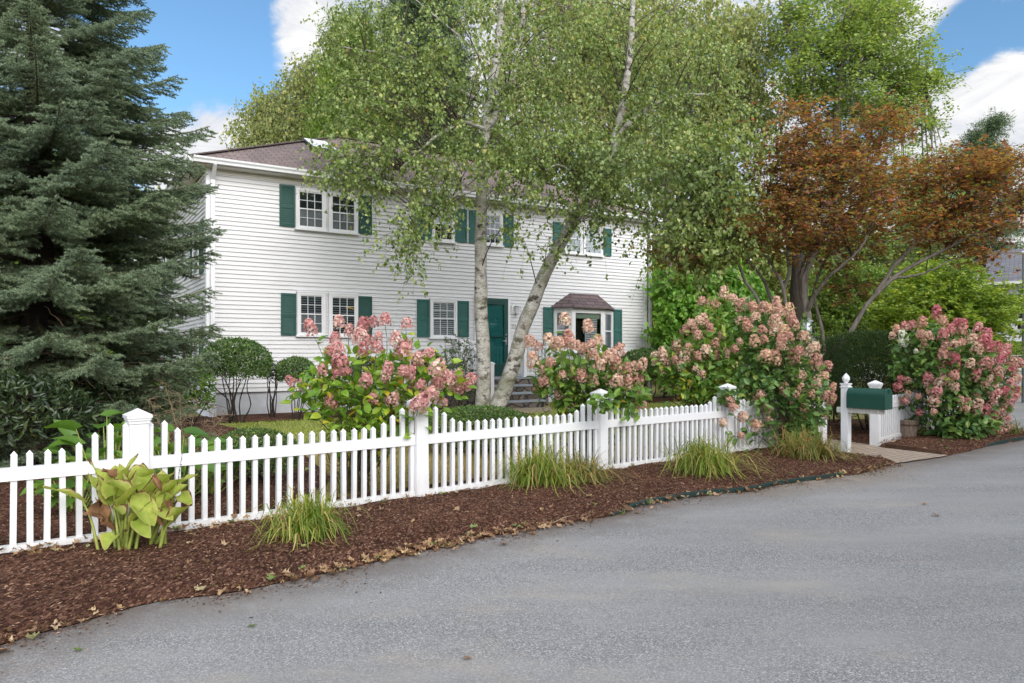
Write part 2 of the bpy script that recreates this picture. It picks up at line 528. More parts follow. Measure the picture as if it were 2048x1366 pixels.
def _asphalt():
    t = NT('worn_asphalt')
    p = t.pos()
    big = t.noise(p, .35, 4, .55)
    band = t.noise(t.mapping(p, (.5, 2.0, 1), (0, 0, R(-38))), .8, 4, .6)
    agg = t.vor(p, 165, 'Color')
    aggv = t.n('ShaderNodeSeparateColor', ins={0: agg}).outputs[0]
    fine = t.noise(p, 240, 2, .6)
    base = t.mix(t.range(big, .35, .65), (.215, .210, .206), (.285, .278, .270))
    base = t.mix(t.math('MULTIPLY', t.range(band, .42, .72), .6), base, (.345, .337, .327))
    speck = t.ramp(aggv, [(0, (.035, .035, .038)), (.25, (.10, .10, .104)), (.6, (.22, .215, .212)), (.84, (.30, .295, .29)), (.92, (.42, .42, .42)), (1, (.62, .62, .60))])
    patch = t.range(t.noise(t.mapping(p, (.55, 1.5, 1), (0, 0, R(-38))), 1.0, 5, .65), .36, .64)
    c = t.mix(t.math('ADD', t.math('MULTIPLY', patch, .45), .18), base, speck)
    c = t.mix(t.math('MULTIPLY', t.range(fine, .55, .8), .35), c, (.09, .09, .10))
    sand = t.math('MULTIPLY', t.range(t.noise(t.mapping(p, (.6, 1.3, 1), (0, 0, R(-38))), 1.3, 6, .65), .55, .70), .42)
    c = t.mix(sand, c, (.365, .315, .255))
    # dirt thinning out from the planted verge: a vertex layer that holds the distance from the kerb line
    e = t.n('ShaderNodeAttribute', attribute_name='verge').outputs['Fac']
    dirt = t.math('MULTIPLY', e, t.range(t.noise(p, 3.2, 6, .7), .22, .52), True)
    c = t.mix(t.math('MULTIPLY', dirt, .9), c, (.115, .088, .070))
    sandy = t.n('ShaderNodeAttribute', attribute_name='sandy').outputs['Fac']
    c = t.mix(t.math('MULTIPLY', sandy, t.range(t.noise(p, 5, 6, .7), .35, .6), True), c, (.27, .22, .165))
    h = t.math('ADD', t.math('MULTIPLY', aggv, .6), fine)
    return t.done(t.bsdf(c, .85, .25, normal=t.bump(h, .55, .004)))
M['asphalt'] = _asphalt()
def _mulch():
    t = NT('bark_mulch')
    p = t.pos()
    v = t.vor(t.mapping(p, (1, .45, 1), (0, 0, .6)), 75, 'Color')
    vv = t.n('ShaderNodeSeparateColor', ins={0: v}).outputs[0]
    c = t.ramp(vv, [(0, (.026, .011, .007)), (.4, (.060, .028, .019)), (.8, (.115, .056, .037)), (.95, (.18, .10, .065)), (1, (.27, .16, .11))])
    c = t.mix(t.range(t.noise(p, 1.1, 4), .35, .7), c, t.mix(1.0, c, (1.5, 1.45, 1.4), 'MULTIPLY'))
    h = t.math('ADD', vv, t.noise(p, 60, 4, .7))
    return t.done(t.bsdf(c, .95, .1, normal=t.bump(h, 1.0, .02)))
M['mulch'] = _mulch()
def _chips(name, stops):
    t = NT(name)
    rnd = t.n('ShaderNodeNewGeometry').outputs['Random Per Island']
    return t.done(t.bsdf(t.ramp(rnd, stops), .9, .12))
M['chips'] = _chips('mulch_chips', [(0, (.032, .013, .008)), (.4, (.080, .036, .022)), (.72, (.15, .075, .044)), (.9, (.23, .135, .085)), (1, (.42, .29, .19))])
M['dead_leaf'] = leafy('dry_fallen_leaf', [(0, (.10, .055, .035)), (.35, (.20, .12, .075)), (.7, (.32, .215, .14)), (.9, (.42, .32, .22)), (.95, (.12, .18, .06)), (1, (.22, .27, .10))], .15, .7, .15)
def _lawn():
    t = NT('lawn_ground')
    p = t.pos()
    n = t.noise(p, 1.2, 5, .6)
    f = t.noise(t.mapping(p, (1, 1, 1)), 70, 4, .7)
    c = t.mix(t.range(n, .35, .65), (.25, .25, .075), (.36, .30, .14))
    c = t.mix(t.range(f, .35, .7), t.mix(1.0, c, (.6, .62, .55), 'MULTIPLY'), c)
    return t.done(t.bsdf(c, .95, .1, normal=t.bump(f, 1.0, .03)))
M['lawn'] = _lawn()
M['grass'] = leafy('lawn_grass_blade', [(0, (0.145, 0.214, 0.041)), (0.5, (0.255, 0.326, 0.072)), (0.8, (0.357, 0.398, 0.135)), (1, (0.408, 0.428, 0.216))], .35, .6, .2, 1.0)
M['grass_dry'] = leafy('dry_lawn_grass_blade', [(0, (.22, .18, .075)), (.5, (.35, .28, .14)), (.8, (.45, .36, .20)), (1, (.28, .28, .09))], .3, .6, .2, 1.0)
def _paver():
    t = NT('tan_pavers')
    p = t.mapping(t.pos(), (1, 1, 1), (0, 0, R(-38)))
    b = t.n('ShaderNodeTexBrick', ins={'Vector': p, 'Color1': (.42, .33, .25), 'Color2': (.36, .29, .235), 'Mortar': (.16, .13, .10), 'Scale': 1.0, 'Mortar Size': .008, 'Brick Width': .21, 'Row Height': .105})
    n = t.noise(t.pos(), 22, 5, .65)
    c = t.mix(t.range(n, .3, .75), t.mix(1.0, b.outputs[0], (.75, .74, .73), 'MULTIPLY'), b.outputs[0])
    return t.done(t.bsdf(c, .85, .2, normal=t.bump(t.math('SUBTRACT', n, b.outputs[1]), .5, .008)))
M['paver'] = _paver()
def _stone():
    t = NT('fieldstone_riser')
    p = t.mapping(t.coord(), (4.2, 4.2, 6.0))
    w = t.mix(.15, p, t.noise(p, 1.5, 2, .5, 'Color'))
    v = t.n('ShaderNodeSeparateColor', ins={0: t.vor(w, 1.0, 'Color')}).outputs[0]
    e = t.vor(w, 1.0, 'Distance', 'DISTANCE_TO_EDGE')
    c = t.ramp(v, [(0, (.10, .085, .07)), (.35, (.20, .155, .12)), (.65, (.16, .15, .145)), (1, (.30, .24, .19))])
    c = t.mix(t.range(t.noise(t.pos(), 18, 4), .3, .75), t.mix(1.0, c, (.65, .65, .65), 'MULTIPLY'), c)
    m = t.range(e, .02, .09)
    c = t.mix(m, (.035, .032, .03), c)
    return t.done(t.bsdf(c, .85, .2, normal=t.bump(m, .8, .02)))
M['stone'] = _stone()
def _edging():
    t = NT('green_painted_edging')
    p = t.pos()
    n = t.noise(p, 7, 6, .7)
    c = t.mix(t.range(n, .55, .72), (.016, .036, .032), (.07, .055, .042))
    return t.done(t.bsdf(c, .7, .2, normal=t.bump(n, .3, .005)))
M['edging'] = _edging()
def _wood(name, c1, c2):
    t = NT(name)
    p = t.coord()
    n = t.noise(t.mapping(p, (30, 30, 3)), 2.0, 5, .6)
    c = t.mix(t.range(n, .3, .7), c1, c2)
    return t.done(t.bsdf(c, .85, .15, normal=t.bump(n, .4, .006)))
M['barrel'] = _wood('weathered_bucket_wood', (.13, .095, .07), (.30, .235, .18))
M['board'] = _wood('weathered_white_board', (.42, .40, .36), (.62, .60, .56))
M['mail_green'] = plain('green_mailbox_enamel', (.004, .052, .033), .3, .5, var=.10, scale=9)
M['rust'] = plain('rusty_iron_band', (.10, .055, .035), .8, .2, var=.3, scale=20)

def _birch_bark():
    t = NT('birch_bark')
    p = t.pos()
    p = t.mix(.06, p, t.noise(p, 4, 3, .5, 'Color'))
    lent = t.noise(t.mapping(p, (7, 7, 46)), 1.0, 3, .6)
    fis = t.noise(t.mapping(p, (4.5, 4.5, 7)), 1.0, 5, .68)
    fine = t.noise(p, 38, 4, .7)
    c = t.mix(t.range(fine, .35, .7), (.34, .315, .28), (.66, .64, .60))
    c = t.mix(t.math('MULTIPLY', t.range(fine, .60, .68), .7), c, (.12, .10, .085))
    c = t.mix(t.math('MULTIPLY', t.range(lent, .60, .68), .8), c, (.10, .085, .07))
    c = t.mix(t.range(fis, .52, .62), c, (.06, .05, .042))
    c = t.mix(t.math('MULTIPLY', t.range(t.noise(t.mapping(p, (3, 3, 5)), 1.0, 5, .7), .48, .62), .55), c, (.20, .165, .12))
    moss = t.math('MULTIPLY', t.range(t.noise(p, 2.2, 5, .65), .50, .64), .6)
    c = t.mix(moss, c, (.13, .14, .07))
    return t.done(t.bsdf(c, .8, .2, normal=t.bump(t.math('SUBTRACT', fine, t.math('ADD', lent, fis)), .8, .02)))
M['birch_bark'] = _birch_bark()
def _bark(name, c1, c2, zs=.25):
    t = NT(name)
    p = t.pos()
    n = t.noise(t.mapping(p, (1, 1, zs)), 16, 5, .65)
    c = t.mix(t.range(n, .3, .7), c1, c2)
    return t.done(t.bsdf(c, .9, .12, normal=t.bump(n, .7, .02)))
M['bark_grey'] = _bark('grey_maple_bark', (.105, .09, .076), (.25, .22, .19))
M['bark_dark'] = _bark('dark_bark', (.020, .016, .013), (.055, .043, .035))
M['twig'] = _bark('brown_twig', (.05, .035, .024), (.11, .078, .052), 1)
M['twig_birch'] = _bark('dark_birch_twig', (.035, .026, .022), (.10, .08, .065), 1)
M['dry_stalk'] = _bark('dry_stalk', (.20, .13, .08), (.36, .27, .18), 1)
M['hyd_stem'] = _bark('hydrangea_stem', (.075, .06, .03), (.15, .12, .06), 1)
M['spruce_twig'] = _bark('spruce_twig', (.06, .045, .032), (.12, .09, .06), 1)
M['ridge'] = plain('brown_ridge_shingle', (.115, .088, .085), .9, .1, var=.25, scale=9)

M['birch_leaf'] = leafy('birch_leaf', [(0, (0.079, 0.128, 0.038)), (0.35, (0.135, 0.199, 0.058)), (0.7, (0.209, 0.286, 0.095)), (0.92, (0.316, 0.398, 0.189)), (0.985, (0.353, 0.367, 0.126)), (1, (0.335, 0.235, 0.095))], .42, .42, .45, .7)
M['birch_leaf_far'] = leafy('weeping_birch_leaf', [(0, (0.151, 0.2, 0.069)), (0.5, (0.226, 0.278, 0.104)), (0.9, (0.313, 0.339, 0.138)), (1, (0.388, 0.339, 0.138))], .4, .5, .3, .4)
M['maple_red'] = leafy('bronze_maple_leaf', [(0, (0.09, 0.043, 0.044)), (0.25, (0.171, 0.082, 0.063)), (0.48, (0.27, 0.13, 0.061)), (0.62, (0.342, 0.197, 0.063)), (0.74, (0.243, 0.221, 0.074)), (0.87, (0.135, 0.182, 0.068)), (0.95, (0.405, 0.173, 0.095)), (1, (0.432, 0.134, 0.084))], .5, .5, .3, .55, .5)
M['maple_green'] = leafy('bright_maple_leaf', [(0, (0.107, 0.182, 0.057)), (0.5, (0.176, 0.263, 0.09)), (0.9, (0.277, 0.363, 0.13)), (1, (0.384, 0.433, 0.179))], .42, .5, .3, .35, .5)
M['green_leaf'] = leafy('green_leaf', [(0, (0.075, 0.138, 0.03)), (0.5, (0.131, 0.213, 0.044)), (1, (0.213, 0.3, 0.062))], .38, .5, .3, .5)
M['woods_leaf'] = leafy('woodland_leaf', [(0, (0.081, 0.121, 0.034)), (0.5, (0.138, 0.184, 0.052)), (1, (0.241, 0.265, 0.081))], .3, .6, .2, .25, .5)
M['vine_leaf'] = leafy('vine_leaf', [(0, (0.085, 0.204, 0.03)), (0.5, (0.14, 0.301, 0.048)), (1, (0.248, 0.408, 0.083))], .38, .45, .35, 1.0)
M['dogwood_leaf'] = leafy('yellow_green_leaf', [(0, (0.092, 0.164, 0.029)), (0.4, (0.165, 0.267, 0.042)), (0.8, (0.285, 0.376, 0.066)), (1, (0.387, 0.437, 0.093))], .38, .5, .3, .6, .5)
M['pine_leaf'] = leafy('pine_needles', [(0, (0.046, 0.081, 0.044)), (0.5, (0.081, 0.13, 0.072)), (1, (0.143, 0.202, 0.098))], .2, .6, .25, .5)
def _spruce():
    """blue spruce: last summer's shoots at the ends of the sprays are bluer and paler than the old inner needles"""
    t = NT('blue_spruce_needles')
    rnd = t.n('ShaderNodeNewGeometry').outputs['Random Per Island']
    sh = t.n('ShaderNodeAttribute', attribute_name='shoot').outputs['Fac']
    old = t.ramp(rnd, [(0, (.042, .070, .032)), (.6, (.082, .126, .060)), (1, (.15, .175, .07))])
    new = t.ramp(rnd, [(0, (.14, .21, .128)), (.6, (.225, .305, .195)), (1, (.32, .40, .27))])
    c = t.mix(t.range(sh, .22, .70), old, new)
    c = t.mix(.35, c, t.mix(t.range(t.noise(t.pos(), 1.1, 3), .35, .65), c, t.mix(1.0, c, (1.5, 1.35, .95), 'MULTIPLY')))
    d = t.bsdf(c, .55, .3)
    tr = t.n('ShaderNodeBsdfTranslucent', ins={'Color': c}).outputs[0]
    return t.done(t.n('ShaderNodeMixShader', ins={0: .3, 1: d, 2: tr}).outputs[0])
M['spruce_needle'] = _spruce()
M['yew_leaf'] = leafy('yew_needles', [(0, (.016, .036, .012)), (.5, (.032, .062, .019)), (1, (.065, .105, .030))], .2, .5, .3, 2.0)
M['box_leaf'] = leafy('box_leaf', [(0, (0.031, 0.073, 0.02)), (0.5, (0.062, 0.127, 0.031)), (0.9, (0.127, 0.209, 0.05)), (1, (0.22, 0.297, 0.066))], .25, .28, .55, 2.5)
M['holly_leaf'] = leafy('glossy_shrub_leaf', [(0, (0.03, 0.074, 0.021)), (0.5, (0.067, 0.136, 0.037)), (0.9, (0.132, 0.218, 0.075)), (1, (0.241, 0.31, 0.092))], .25, .28, .6, 2.0)
M['rhodo_leaf'] = leafy('dark_rhododendron_leaf', [(0, (.012, .024, .010)), (.6, (.024, .045, .017)), (1, (.06, .085, .03))], .2, .35, .5, 2.0)
M['hosta_back'] = leafy('green_hosta_leaf', [(0, (.055, .13, .022)), (.6, (.105, .21, .035)), (1, (.18, .28, .05))], .35, .4, .4, 1.5)
M['juniper_leaf'] = leafy('grey_green_leaf', [(0, (.055, .09, .045)), (.6, (.095, .14, .07)), (1, (.15, .20, .10))], .25, .45, .35, 2.0)
M['hyd_leaf_yel'] = leafy('yellowing_hydrangea_leaf', [(0, (0.084, 0.184, 0.027)), (0.45, (0.158, 0.293, 0.036)), (0.8, (0.266, 0.391, 0.05)), (0.95, (0.414, 0.456, 0.045)), (1, (0.473, 0.272, 0.034))], .4, .4, .4, 1.6, .4)
M['hyd_leaf'] = leafy('green_hydrangea_leaf', [(0, (0.067, 0.146, 0.028)), (0.5, (0.118, 0.224, 0.045)), (0.9, (0.19, 0.308, 0.062)), (0.97, (0.336, 0.37, 0.067)), (1, (0.47, 0.246, 0.056))], .35, .4, .4, 1.6, .35)
M['hyd_leaf_dark'] = leafy('dark_hydrangea_leaf', [(0, (0.048, 0.109, 0.03)), (0.5, (0.086, 0.178, 0.048)), (0.9, (0.149, 0.259, 0.067)), (1, (0.253, 0.322, 0.069))], .32, .4, .4, 1.6, .3)
M['lily_blade'] = leafy('daylily_blade', [(0, (0.085, 0.147, 0.021)), (0.45, (0.162, 0.237, 0.033)), (0.7, (0.257, 0.304, 0.057)), (0.85, (0.399, 0.342, 0.114)), (1, (0.399, 0.285, 0.162))], .35, .45, .35, 2.0)
M['lily_blade_tan'] = leafy('browning_grass_blade', [(0, (0.077, 0.113, 0.023)), (0.35, (0.144, 0.18, 0.041)), (0.6, (0.243, 0.216, 0.072)), (0.85, (0.324, 0.234, 0.117)), (1, (0.36, 0.18, 0.09))], .35, .5, .3, 2.0)

def _petal(name, stops):
    """panicle florets: every floret its own tint, every panicle its own drift from rose to tan"""
    t = NT(name)
    rnd = t.n('ShaderNodeNewGeometry').outputs['Random Per Island']
    ob = t.n('ShaderNodeObjectInfo').outputs['Random']
    c = t.ramp(t.math('ADD', t.math('MULTIPLY', rnd, .55), t.math('MULTIPLY', ob, .45)), stops)
    d = t.bsdf(c, .65, .2)
    tr = t.n('ShaderNodeBsdfTranslucent', ins={'Color': c}).outputs[0]
    return t.done(t.n('ShaderNodeMixShader', ins={0: .25, 1: d, 2: tr}).outputs[0])
M['petal_rose'] = _petal('rose_floret', [(0, (.34, .12, .125)), (.3, (.50, .21, .205)), (.6, (.62, .33, .30)), (.85, (.74, .53, .46)), (1, (.82, .70, .60))])
M['petal_salmon'] = _petal('salmon_floret', [(0, (.43, .185, .155)), (.3, (.57, .31, .24)), (.6, (.66, .43, .32)), (.85, (.75, .59, .44)), (1, (.80, .71, .54))])
M['petal_peach'] = _petal('peach_floret', [(0, (.55, .23, .20)), (.3, (.66, .36, .28)), (.6, (.72, .48, .33)), (.85, (.70, .52, .31)), (1, (.50, .46, .22))])
M['petal_deep'] = _petal('deep_pink_floret', [(0, (.40, .085, .115)), (.35, (.56, .17, .19)), (.65, (.66, .30, .28)), (.88, (.76, .48, .42)), (1, (.80, .64, .50))])
M['petal_white'] = _petal('cream_floret', [(0, (.60, .62, .42)), (.5, (.75, .75, .60)), (1, (.85, .84, .74))])

def _hosta():
    t = NT('yellowing_hosta_leaf')
    e = t.n('ShaderNodeAttribute', attribute_name='edge').outputs['Fac']
    y = t.n('ShaderNodeAttribute', attribute_name='across').outputs['Fac']
    dead = t.n('ShaderNodeAttribute', attribute_name='dead').outputs['Fac']
    p = t.pos()
    n = t.noise(p, 9, 4, .6)
    rib = t.math('ABSOLUTE', t.math('SINE', t.math('MULTIPLY', y, 44.0)))
    c = t.mix(t.range(n, .35, .65), (.26, .36, .036), (.47, .53, .10))
    c = t.mix(t.math('MULTIPLY', t.range(rib, .75, 1.0), .5), c, (.52, .56, .17))
    em = t.math('ADD', e, t.math('MULTIPLY', t.math('SUBTRACT', t.noise(p, 16, 4, .7), .5), .7))
    em = t.math('ADD', em, t.math('MULTIPLY', dead, .9))
    c = t.mix(t.range(em, .86, .98), c, (.55, .50, .17))
    c = t.mix(t.range(em, 1.0, 1.1), c, (.17, .085, .040))
    d = t.bsdf(c, .42, .35, normal=t.bump(rib, .5, .01))
    tr = t.n('ShaderNodeBsdfTranslucent', ins={'Color': t.mix(1.0, c, (1.3, 1.3, .8), 'MULTIPLY')}).outputs[0]
    return t.done(t.n('ShaderNodeMixShader', ins={0: .33, 1: d, 2: tr}).outputs[0])
M['hosta'] = _hosta()
M['hosta_stalk'] = plain('hosta_stalk', (.24, .28, .06), .45, .35, var=.3, scale=12)
M['dead_hosta'] = plain('withered_leaf', (.23, .125, .065), .85, .1, var=.4, scale=14)
# ------------------------------------------------------------------ ground, road, beds
FU = np.array((.787, .617))                 # along the fence
FN = np.array((.617, -.787))                # towards the road
P2 = np.array((-.892, 7.0))
PANEL = 2.445
def fpt(s, off=0.0):
    return P2 + FU * s + FN * off
def poly_sheet(name, pts, z, mat):
    me = bpy.data.meshes.new(name)
    me.from_pydata([(p[0], p[1], z) for p in pts], [], [tuple(range(len(pts)))])
    me.materials.append(mat)
    o = link(name, me)
    if me.polygons[0].normal.z < 0:
        me.flip_normals()
    return struct(o)
poly_sheet('lawn', [(-500, -500), (700, -500), (700, 900), (-500, 900)], -0.04, M['lawn'])

edge_px = [(0, 1292), (137, 1253), (244, 1224), (342, 1205), (500, 1181), (750, 1124), (1000, 1069), (1073, 1056), (1232, 1029), (1281, 1011), (1415, 989), (1500, 981), (1563, 968), (1712, 948), (1794, 928), (1888, 913), (1967, 894), (2048, 879)]
edge = np.array([G(*p)[:2] for p in edge_px])
edge = np.vstack([edge[0] + (edge[0] - edge[1]) * 14, edge[0] + (edge[0] - edge[1]) * 5, edge, edge[-1] + (edge[-1] - edge[-3]) * .6, edge[-1] + (edge[-1] - edge[-3]) * 1.6, edge[-1] + (edge[-1] - edge[-3]) * 5])
e3 = resample(np.c_[edge, np.zeros(len(edge))], 320)[:, :2]
tan = unit(np.gradient(e3, axis=0))
out = np.c_[tan[:, 1], -tan[:, 0]]            # towards the road
for _ in range(30):
    out[1:-1] = unit((out[:-2] + out[1:-1] * 2 + out[2:]))
jag = np.interp(np.arange(320), np.arange(0, 320, 2), rng.normal(0, .016, 160)) + np.interp(np.arange(320), np.arange(0, 321, 8), rng.normal(0, .025, 41))
e_road = e3 + out * jag[:, None]
offs = np.array([0, .04, .1, .2, .35, .6, .9])
vv = np.concatenate([np.c_[e_road + out * o, np.full(320, 0.0 if o > 0 else -.004)] for o in offs])
no = len(offs)
idx = np.arange(320 * no).reshape(no, 320)
q = np.stack([idx[:-1, :-1], idx[1:, :-1], idx[1:, 1:], idx[:-1, 1:]], -1).reshape(-1, 4)
# beyond the verge strip: one broad sheet out to the far side of the road
last = idx[-1]
far = np.array([e3[0] + out[0] * 9.5, (0.0, -6.5), (7.0, -1.5), (15.0, 6.5), e3[-1] + out[-1] * 9.5])
fs_ = resample(np.c_[far, np.zeros(5)], 320)[:, :2]
vv = np.concatenate([vv, np.c_[fs_, np.zeros(320)]])
fi = np.arange(320) + 320 * no
q2 = np.stack([last[:-1], fi[:-1], fi[1:], last[1:]], -1)
me = np_mesh('road', vv, [np.concatenate([q, q2])], [M['asphalt']], smooth=True)
va = np.r_[np.repeat(np.clip(1.0 - offs / .55, 0, 1), 320), np.zeros(320)]
at = me.attributes.new('verge', 'FLOAT', 'POINT')
at.data.foreach_set('value', va.astype(np.float32))
along = np.array([np.exp(-((e[0] - 3.6) / 1.15) ** 2) for e in e3])
sandy = np.r_[(np.clip(1.15 - offs / .62, 0, 1)[:, None] * along[None, :]).ravel(), np.zeros(320)]
at = me.attributes.new('sandy', 'FLOAT', 'POINT')
at.data.foreach_set('value', sandy.astype(np.float32))
if me.polygons[0].normal.z < 0:
    me.flip_normals()
struct(link('road', me))

# planted bed between the road and the fence
def near_edge(p):
    return np.argmin(np.sum((e3 - p) ** 2, axis=1))
S = np.linspace(-9.0, 7.15, 90)
inner = np.array([fpt(s, -.42) for s in S])
i0, i1 = near_edge(fpt(-9.0, 1.2)), near_edge(np.array((4.93, 9.37)))
ei = np.linspace(i0, i1, 90)
outer = np.stack([np.interp(ei, np.arange(320), e_road[:, k]) for k in (0, 1)], 1)
# the bed ends against the brick path
endl = np.array((4.42, 10.25))
inner[-6:] = np.linspace(inner[-7], endl, 7)[1:]
T = np.linspace(0, 1, 16)
def bed_z(t):
    return .002 + .055 * np.clip(t / .22, 0, 1) ** .6
bed = outer[None] * (1 - T[:, None, None]) + inner[None] * T[:, None, None]
zz = bed_z(T)[:, None] + rng.normal(0, .007, (16, 90)) * (T[:, None] > .05)
vv = np.concatenate([bed, zz[..., None]], -1).reshape(-1, 3)
idx = np.arange(16 * 90).reshape(16, 90)
q = np.stack([idx[:-1, :-1], idx[:-1, 1:], idx[1:, 1:], idx[1:, :-1]], -1).reshape(-1, 4)
struct(link('mulch_bed', np_mesh('mulch_bed', vv, [q], [M['mulch']], smooth=True)))
def bed_point(a, t):
    """a 0..1 along the bed, t 0 (road)..1 (behind the fence)"""
    x = a * 89
    o = np.stack([np.interp(x, np.arange(90), outer[:, k]) for k in (0, 1)], -1)
    i = np.stack([np.interp(x, np.arange(90), inner[:, k]) for k in (0, 1)], -1)
    p = o * (1 - t)[:, None] + i * t[:, None]
    return np.c_[p, bed_z(t)]
# bed under the spruce, behind the left of the fence
spruce_bed = [fpt(-9, -.40), fpt(-1.2, -.40), (-2.05, 8.3), (-2.9, 10.2), (-4.2, 12.6), (-5.9, 14.6), (-7.5, 15.6), (-12, 15), (-16, 8)]
poly_sheet('mulch_bed', spruce_bed, .004, M['mulch'])
# ------------------------------------------------------------------ house frame
HO = np.array((-6.93, 16.61, 0.0))
HD = np.array((.8460, .5332, 0.0))
HN = np.array((.5332, -.8460, 0.0))
HROT = math.atan2(HD[1], HD[0])
def fac(px, py=HY, n=0.0):
    """house coordinates (along the front, height) of pixel (px, py) on the plane n metres in front of the front wall"""
    k = (px - CX) / F
    u = (k * (HO[1] + HN[1] * n) - (HO[0] + HN[0] * n)) / (HD[0] - k * HD[1])
    D = HO[1] + HD[1] * u + HN[1] * n
    return u, EYE - (py - HY) / F * D
def hw(u, n, z=0.0):
    return HO + HD * u + HN * n + np.array((0, 0, z))
HL = fac(1291)[0]      # length of the front
HDEP = 9.0
# beds along the house front (in two parts, left and right of the steps) and paths
us = np.linspace(-.6, 6.6, 16)
b1 = [hw(u, 0.02) for u in us] + [hw(u, 1.75 + .25 * math.sin(u * 1.3) + (1.7 if 4.4 < u else 0) * min(1, (u - 4.4) / 1.2 if u > 4.4 else 0)) for u in us[::-1]]
poly_sheet('mulch_bed', b1, -.012, M['mulch'])
us = np.linspace(9.9, HL + 2.5, 12)
b2 = [hw(u, 0.02) for u in us] + [hw(u, 1.7 + .2 * math.sin(u * 1.7)) for u in us[::-1]]
poly_sheet('mulch_bed', b2, -.012, M['mulch'])
# brick path from the road through the gap in the fence, bending towards the steps
def kerb(a, b, k=9, o=0.01):
    ia, ib = near_edge(np.array(a)), near_edge(np.array(b))
    ii = np.linspace(ia, ib, k).round().astype(int)
    return [tuple(e_road[i] + out[i] * o) for i in ii]
path = kerb((4.93, 9.37), (5.98, 10.08)) + [(5.52, 10.86), (5.50, 11.3), (4.9, 12.6), (3.9, 13.9), (3.1, 15.2), (2.4, 17.0), (1.55, 16.3), (2.2, 14.6), (3.2, 13.1), (4.2, 12.1), (4.95, 11.55), (4.75, 11.1), (4.42, 10.25)]
poly_sheet('brick_path', path, .012, M['paver'])
gap_bed = [(3.1, 13.3), (4.2, 12.15), (4.95, 11.6), (5.5, 11.35), (6.4, 11.9), (8.2, 13.7), (8.6, 15.6), (6.5, 15.6), (4.4, 14.6)]
poly_sheet('mulch_bed', gap_bed, .006, M['mulch'])
# bed right of the path
right_bed = kerb((5.99, 10.09), (9.1, 12.95), 14, .005) + [(9.2, 13.6), (8.6, 14.2), (5.55, 11.2), (5.56, 10.86)]
cen = np.mean(right_bed, axis=0)
vs = [(x, y, .0) for x, y in right_bed] + [(cen[0] + (x - cen[0]) * .86, cen[1] + (y - cen[1]) * .86, .055) for x, y in right_bed]
n = len(right_bed)
m = MB().add(vs, [(i, (i + 1) % n, n + (i + 1) % n, n + i) for i in range(n)] + [tuple(range(n, 2 * n))])
struct(m.build('mulch_bed', M['mulch']))
poly_sheet('driveway', [(8.7, 12.1), (11.6, 14.3), (13.5, 17.0), (19.5, 23.5), (17.5, 26.5), (13.4, 21.6), (10.3, 17.2), (9.25, 13.9)], -.008, M['asphalt'])

# ------------------------------------------------------------------ the white house
house = empty('white_house', 'two storey white clapboard house with green shutters and a brown hip roof', 'house', HO, HROT)
Z0, Z1 = .51, 5.62
COURSE = .1016
def siding_wall(name, length, z0, z1, flip=False, setm=None):
    """clapboards: every course leans out to a lip; along x, facing -y"""
    vs, fs = [], []
    n = int(round((z1 - z0) / COURSE))
    for i in range(n):
        a = z0 + i * COURSE
        b = len(vs)
        vs += [(0, -.026, a), (length, -.026, a), (length, -.002, a + COURSE), (0, -.002, a + COURSE), (0, .01, a), (length, .01, a)]
        fs += [(b, b + 1, b + 2, b + 3), (b + 4, b + 5, b + 1, b)]
    return MB().add(vs, fs)
siding_wall('wall', HL, Z0, Z1).build('wall', M['siding'], house)
for x, y, rz, ln in ((0, HDEP, -90, HDEP), (HL, 0, 90, HDEP), (HL, HDEP, 180, HL)):
    o = siding_wall('wall', ln, Z0, Z1).build('wall', M['siding'], house)
    o.location = (x, y, 0)
    o.rotation_euler = (0, 0, R(rz))
fd = MB().box(.03, HL - .03, .03, HDEP - .03, -.3, Z0)
fd.build('foundation', M['foundation'], house)
MB().box(-.02, .13, -.35, .028, -.1, Z0 - .01).box(-.02, .0, .03, 1.2, -.1, Z0 - .01).build('panel', M['foundation_white'], house)
cb = MB()
for x0, x1 in ((-.03, .10), (HL - .09, HL + .03)):
    cb.box(x0, x1, -.035, .03, Z0 - .03, Z1)
for x0, x1, y0, y1 in ((-.035, .0, .031, .13), (HL, HL + .035, .031, .13)):
    cb.box(x0, x1, y0, y1, Z0 - .03, Z1)
cb.build('corner_board', M['trim'], house)
OV = .34
ze = Z1 + .03
# soffit, frieze and gutters
MB().box(-OV + .02, HL + OV - .02, -OV + .02, -.005, ze - .02, ze).box(-OV + .02, -.005, -.004, HDEP + .3, ze - .02, ze).box(HL + .005, HL + OV - .02, -.004, HDEP + .3, ze - .02, ze).build('soffit', M['soffit'], house)
MB().box(.12, HL - .12, -.030, -.004, Z1 - .10, ze - .022).build('frieze_board', M['soffit'], house)
gp = [(0, 0), (-.075, 0), (-.085, .05), (-.115, .085), (-.12, .125), (-.105, .125), (-.10, .10), (0, .10)]
def gutter(x0, x1, yb, name='gutter'):
    vs = [(x0, yb + a, ze + .005 + b) for a, b in gp] + [(x1, yb + a, ze + .005 + b) for a, b in gp]
    k = len(gp)
    return MB().add(vs, [(i, (i + 1) % k, k + (i + 1) % k, k + i) for i in range(k)] + [tuple(range(k)), tuple(range(k, 2 * k))[::-1]])
gutter(-OV - .02, HL + OV + .02, -OV).build('gutter', M['gutter'], house)
g2 = gutter(-OV, HDEP + OV, -OV).build('gutter', M['gutter'], house)
g2.rotation_euler = (0, 0, R(-90))
g2.location = (0, HDEP, 0)
MB().box(-OV + .001, HL + OV - .001, -OV + .001, -OV + .018, ze + .001, ze + .13).build('fascia', M['trim'], house)
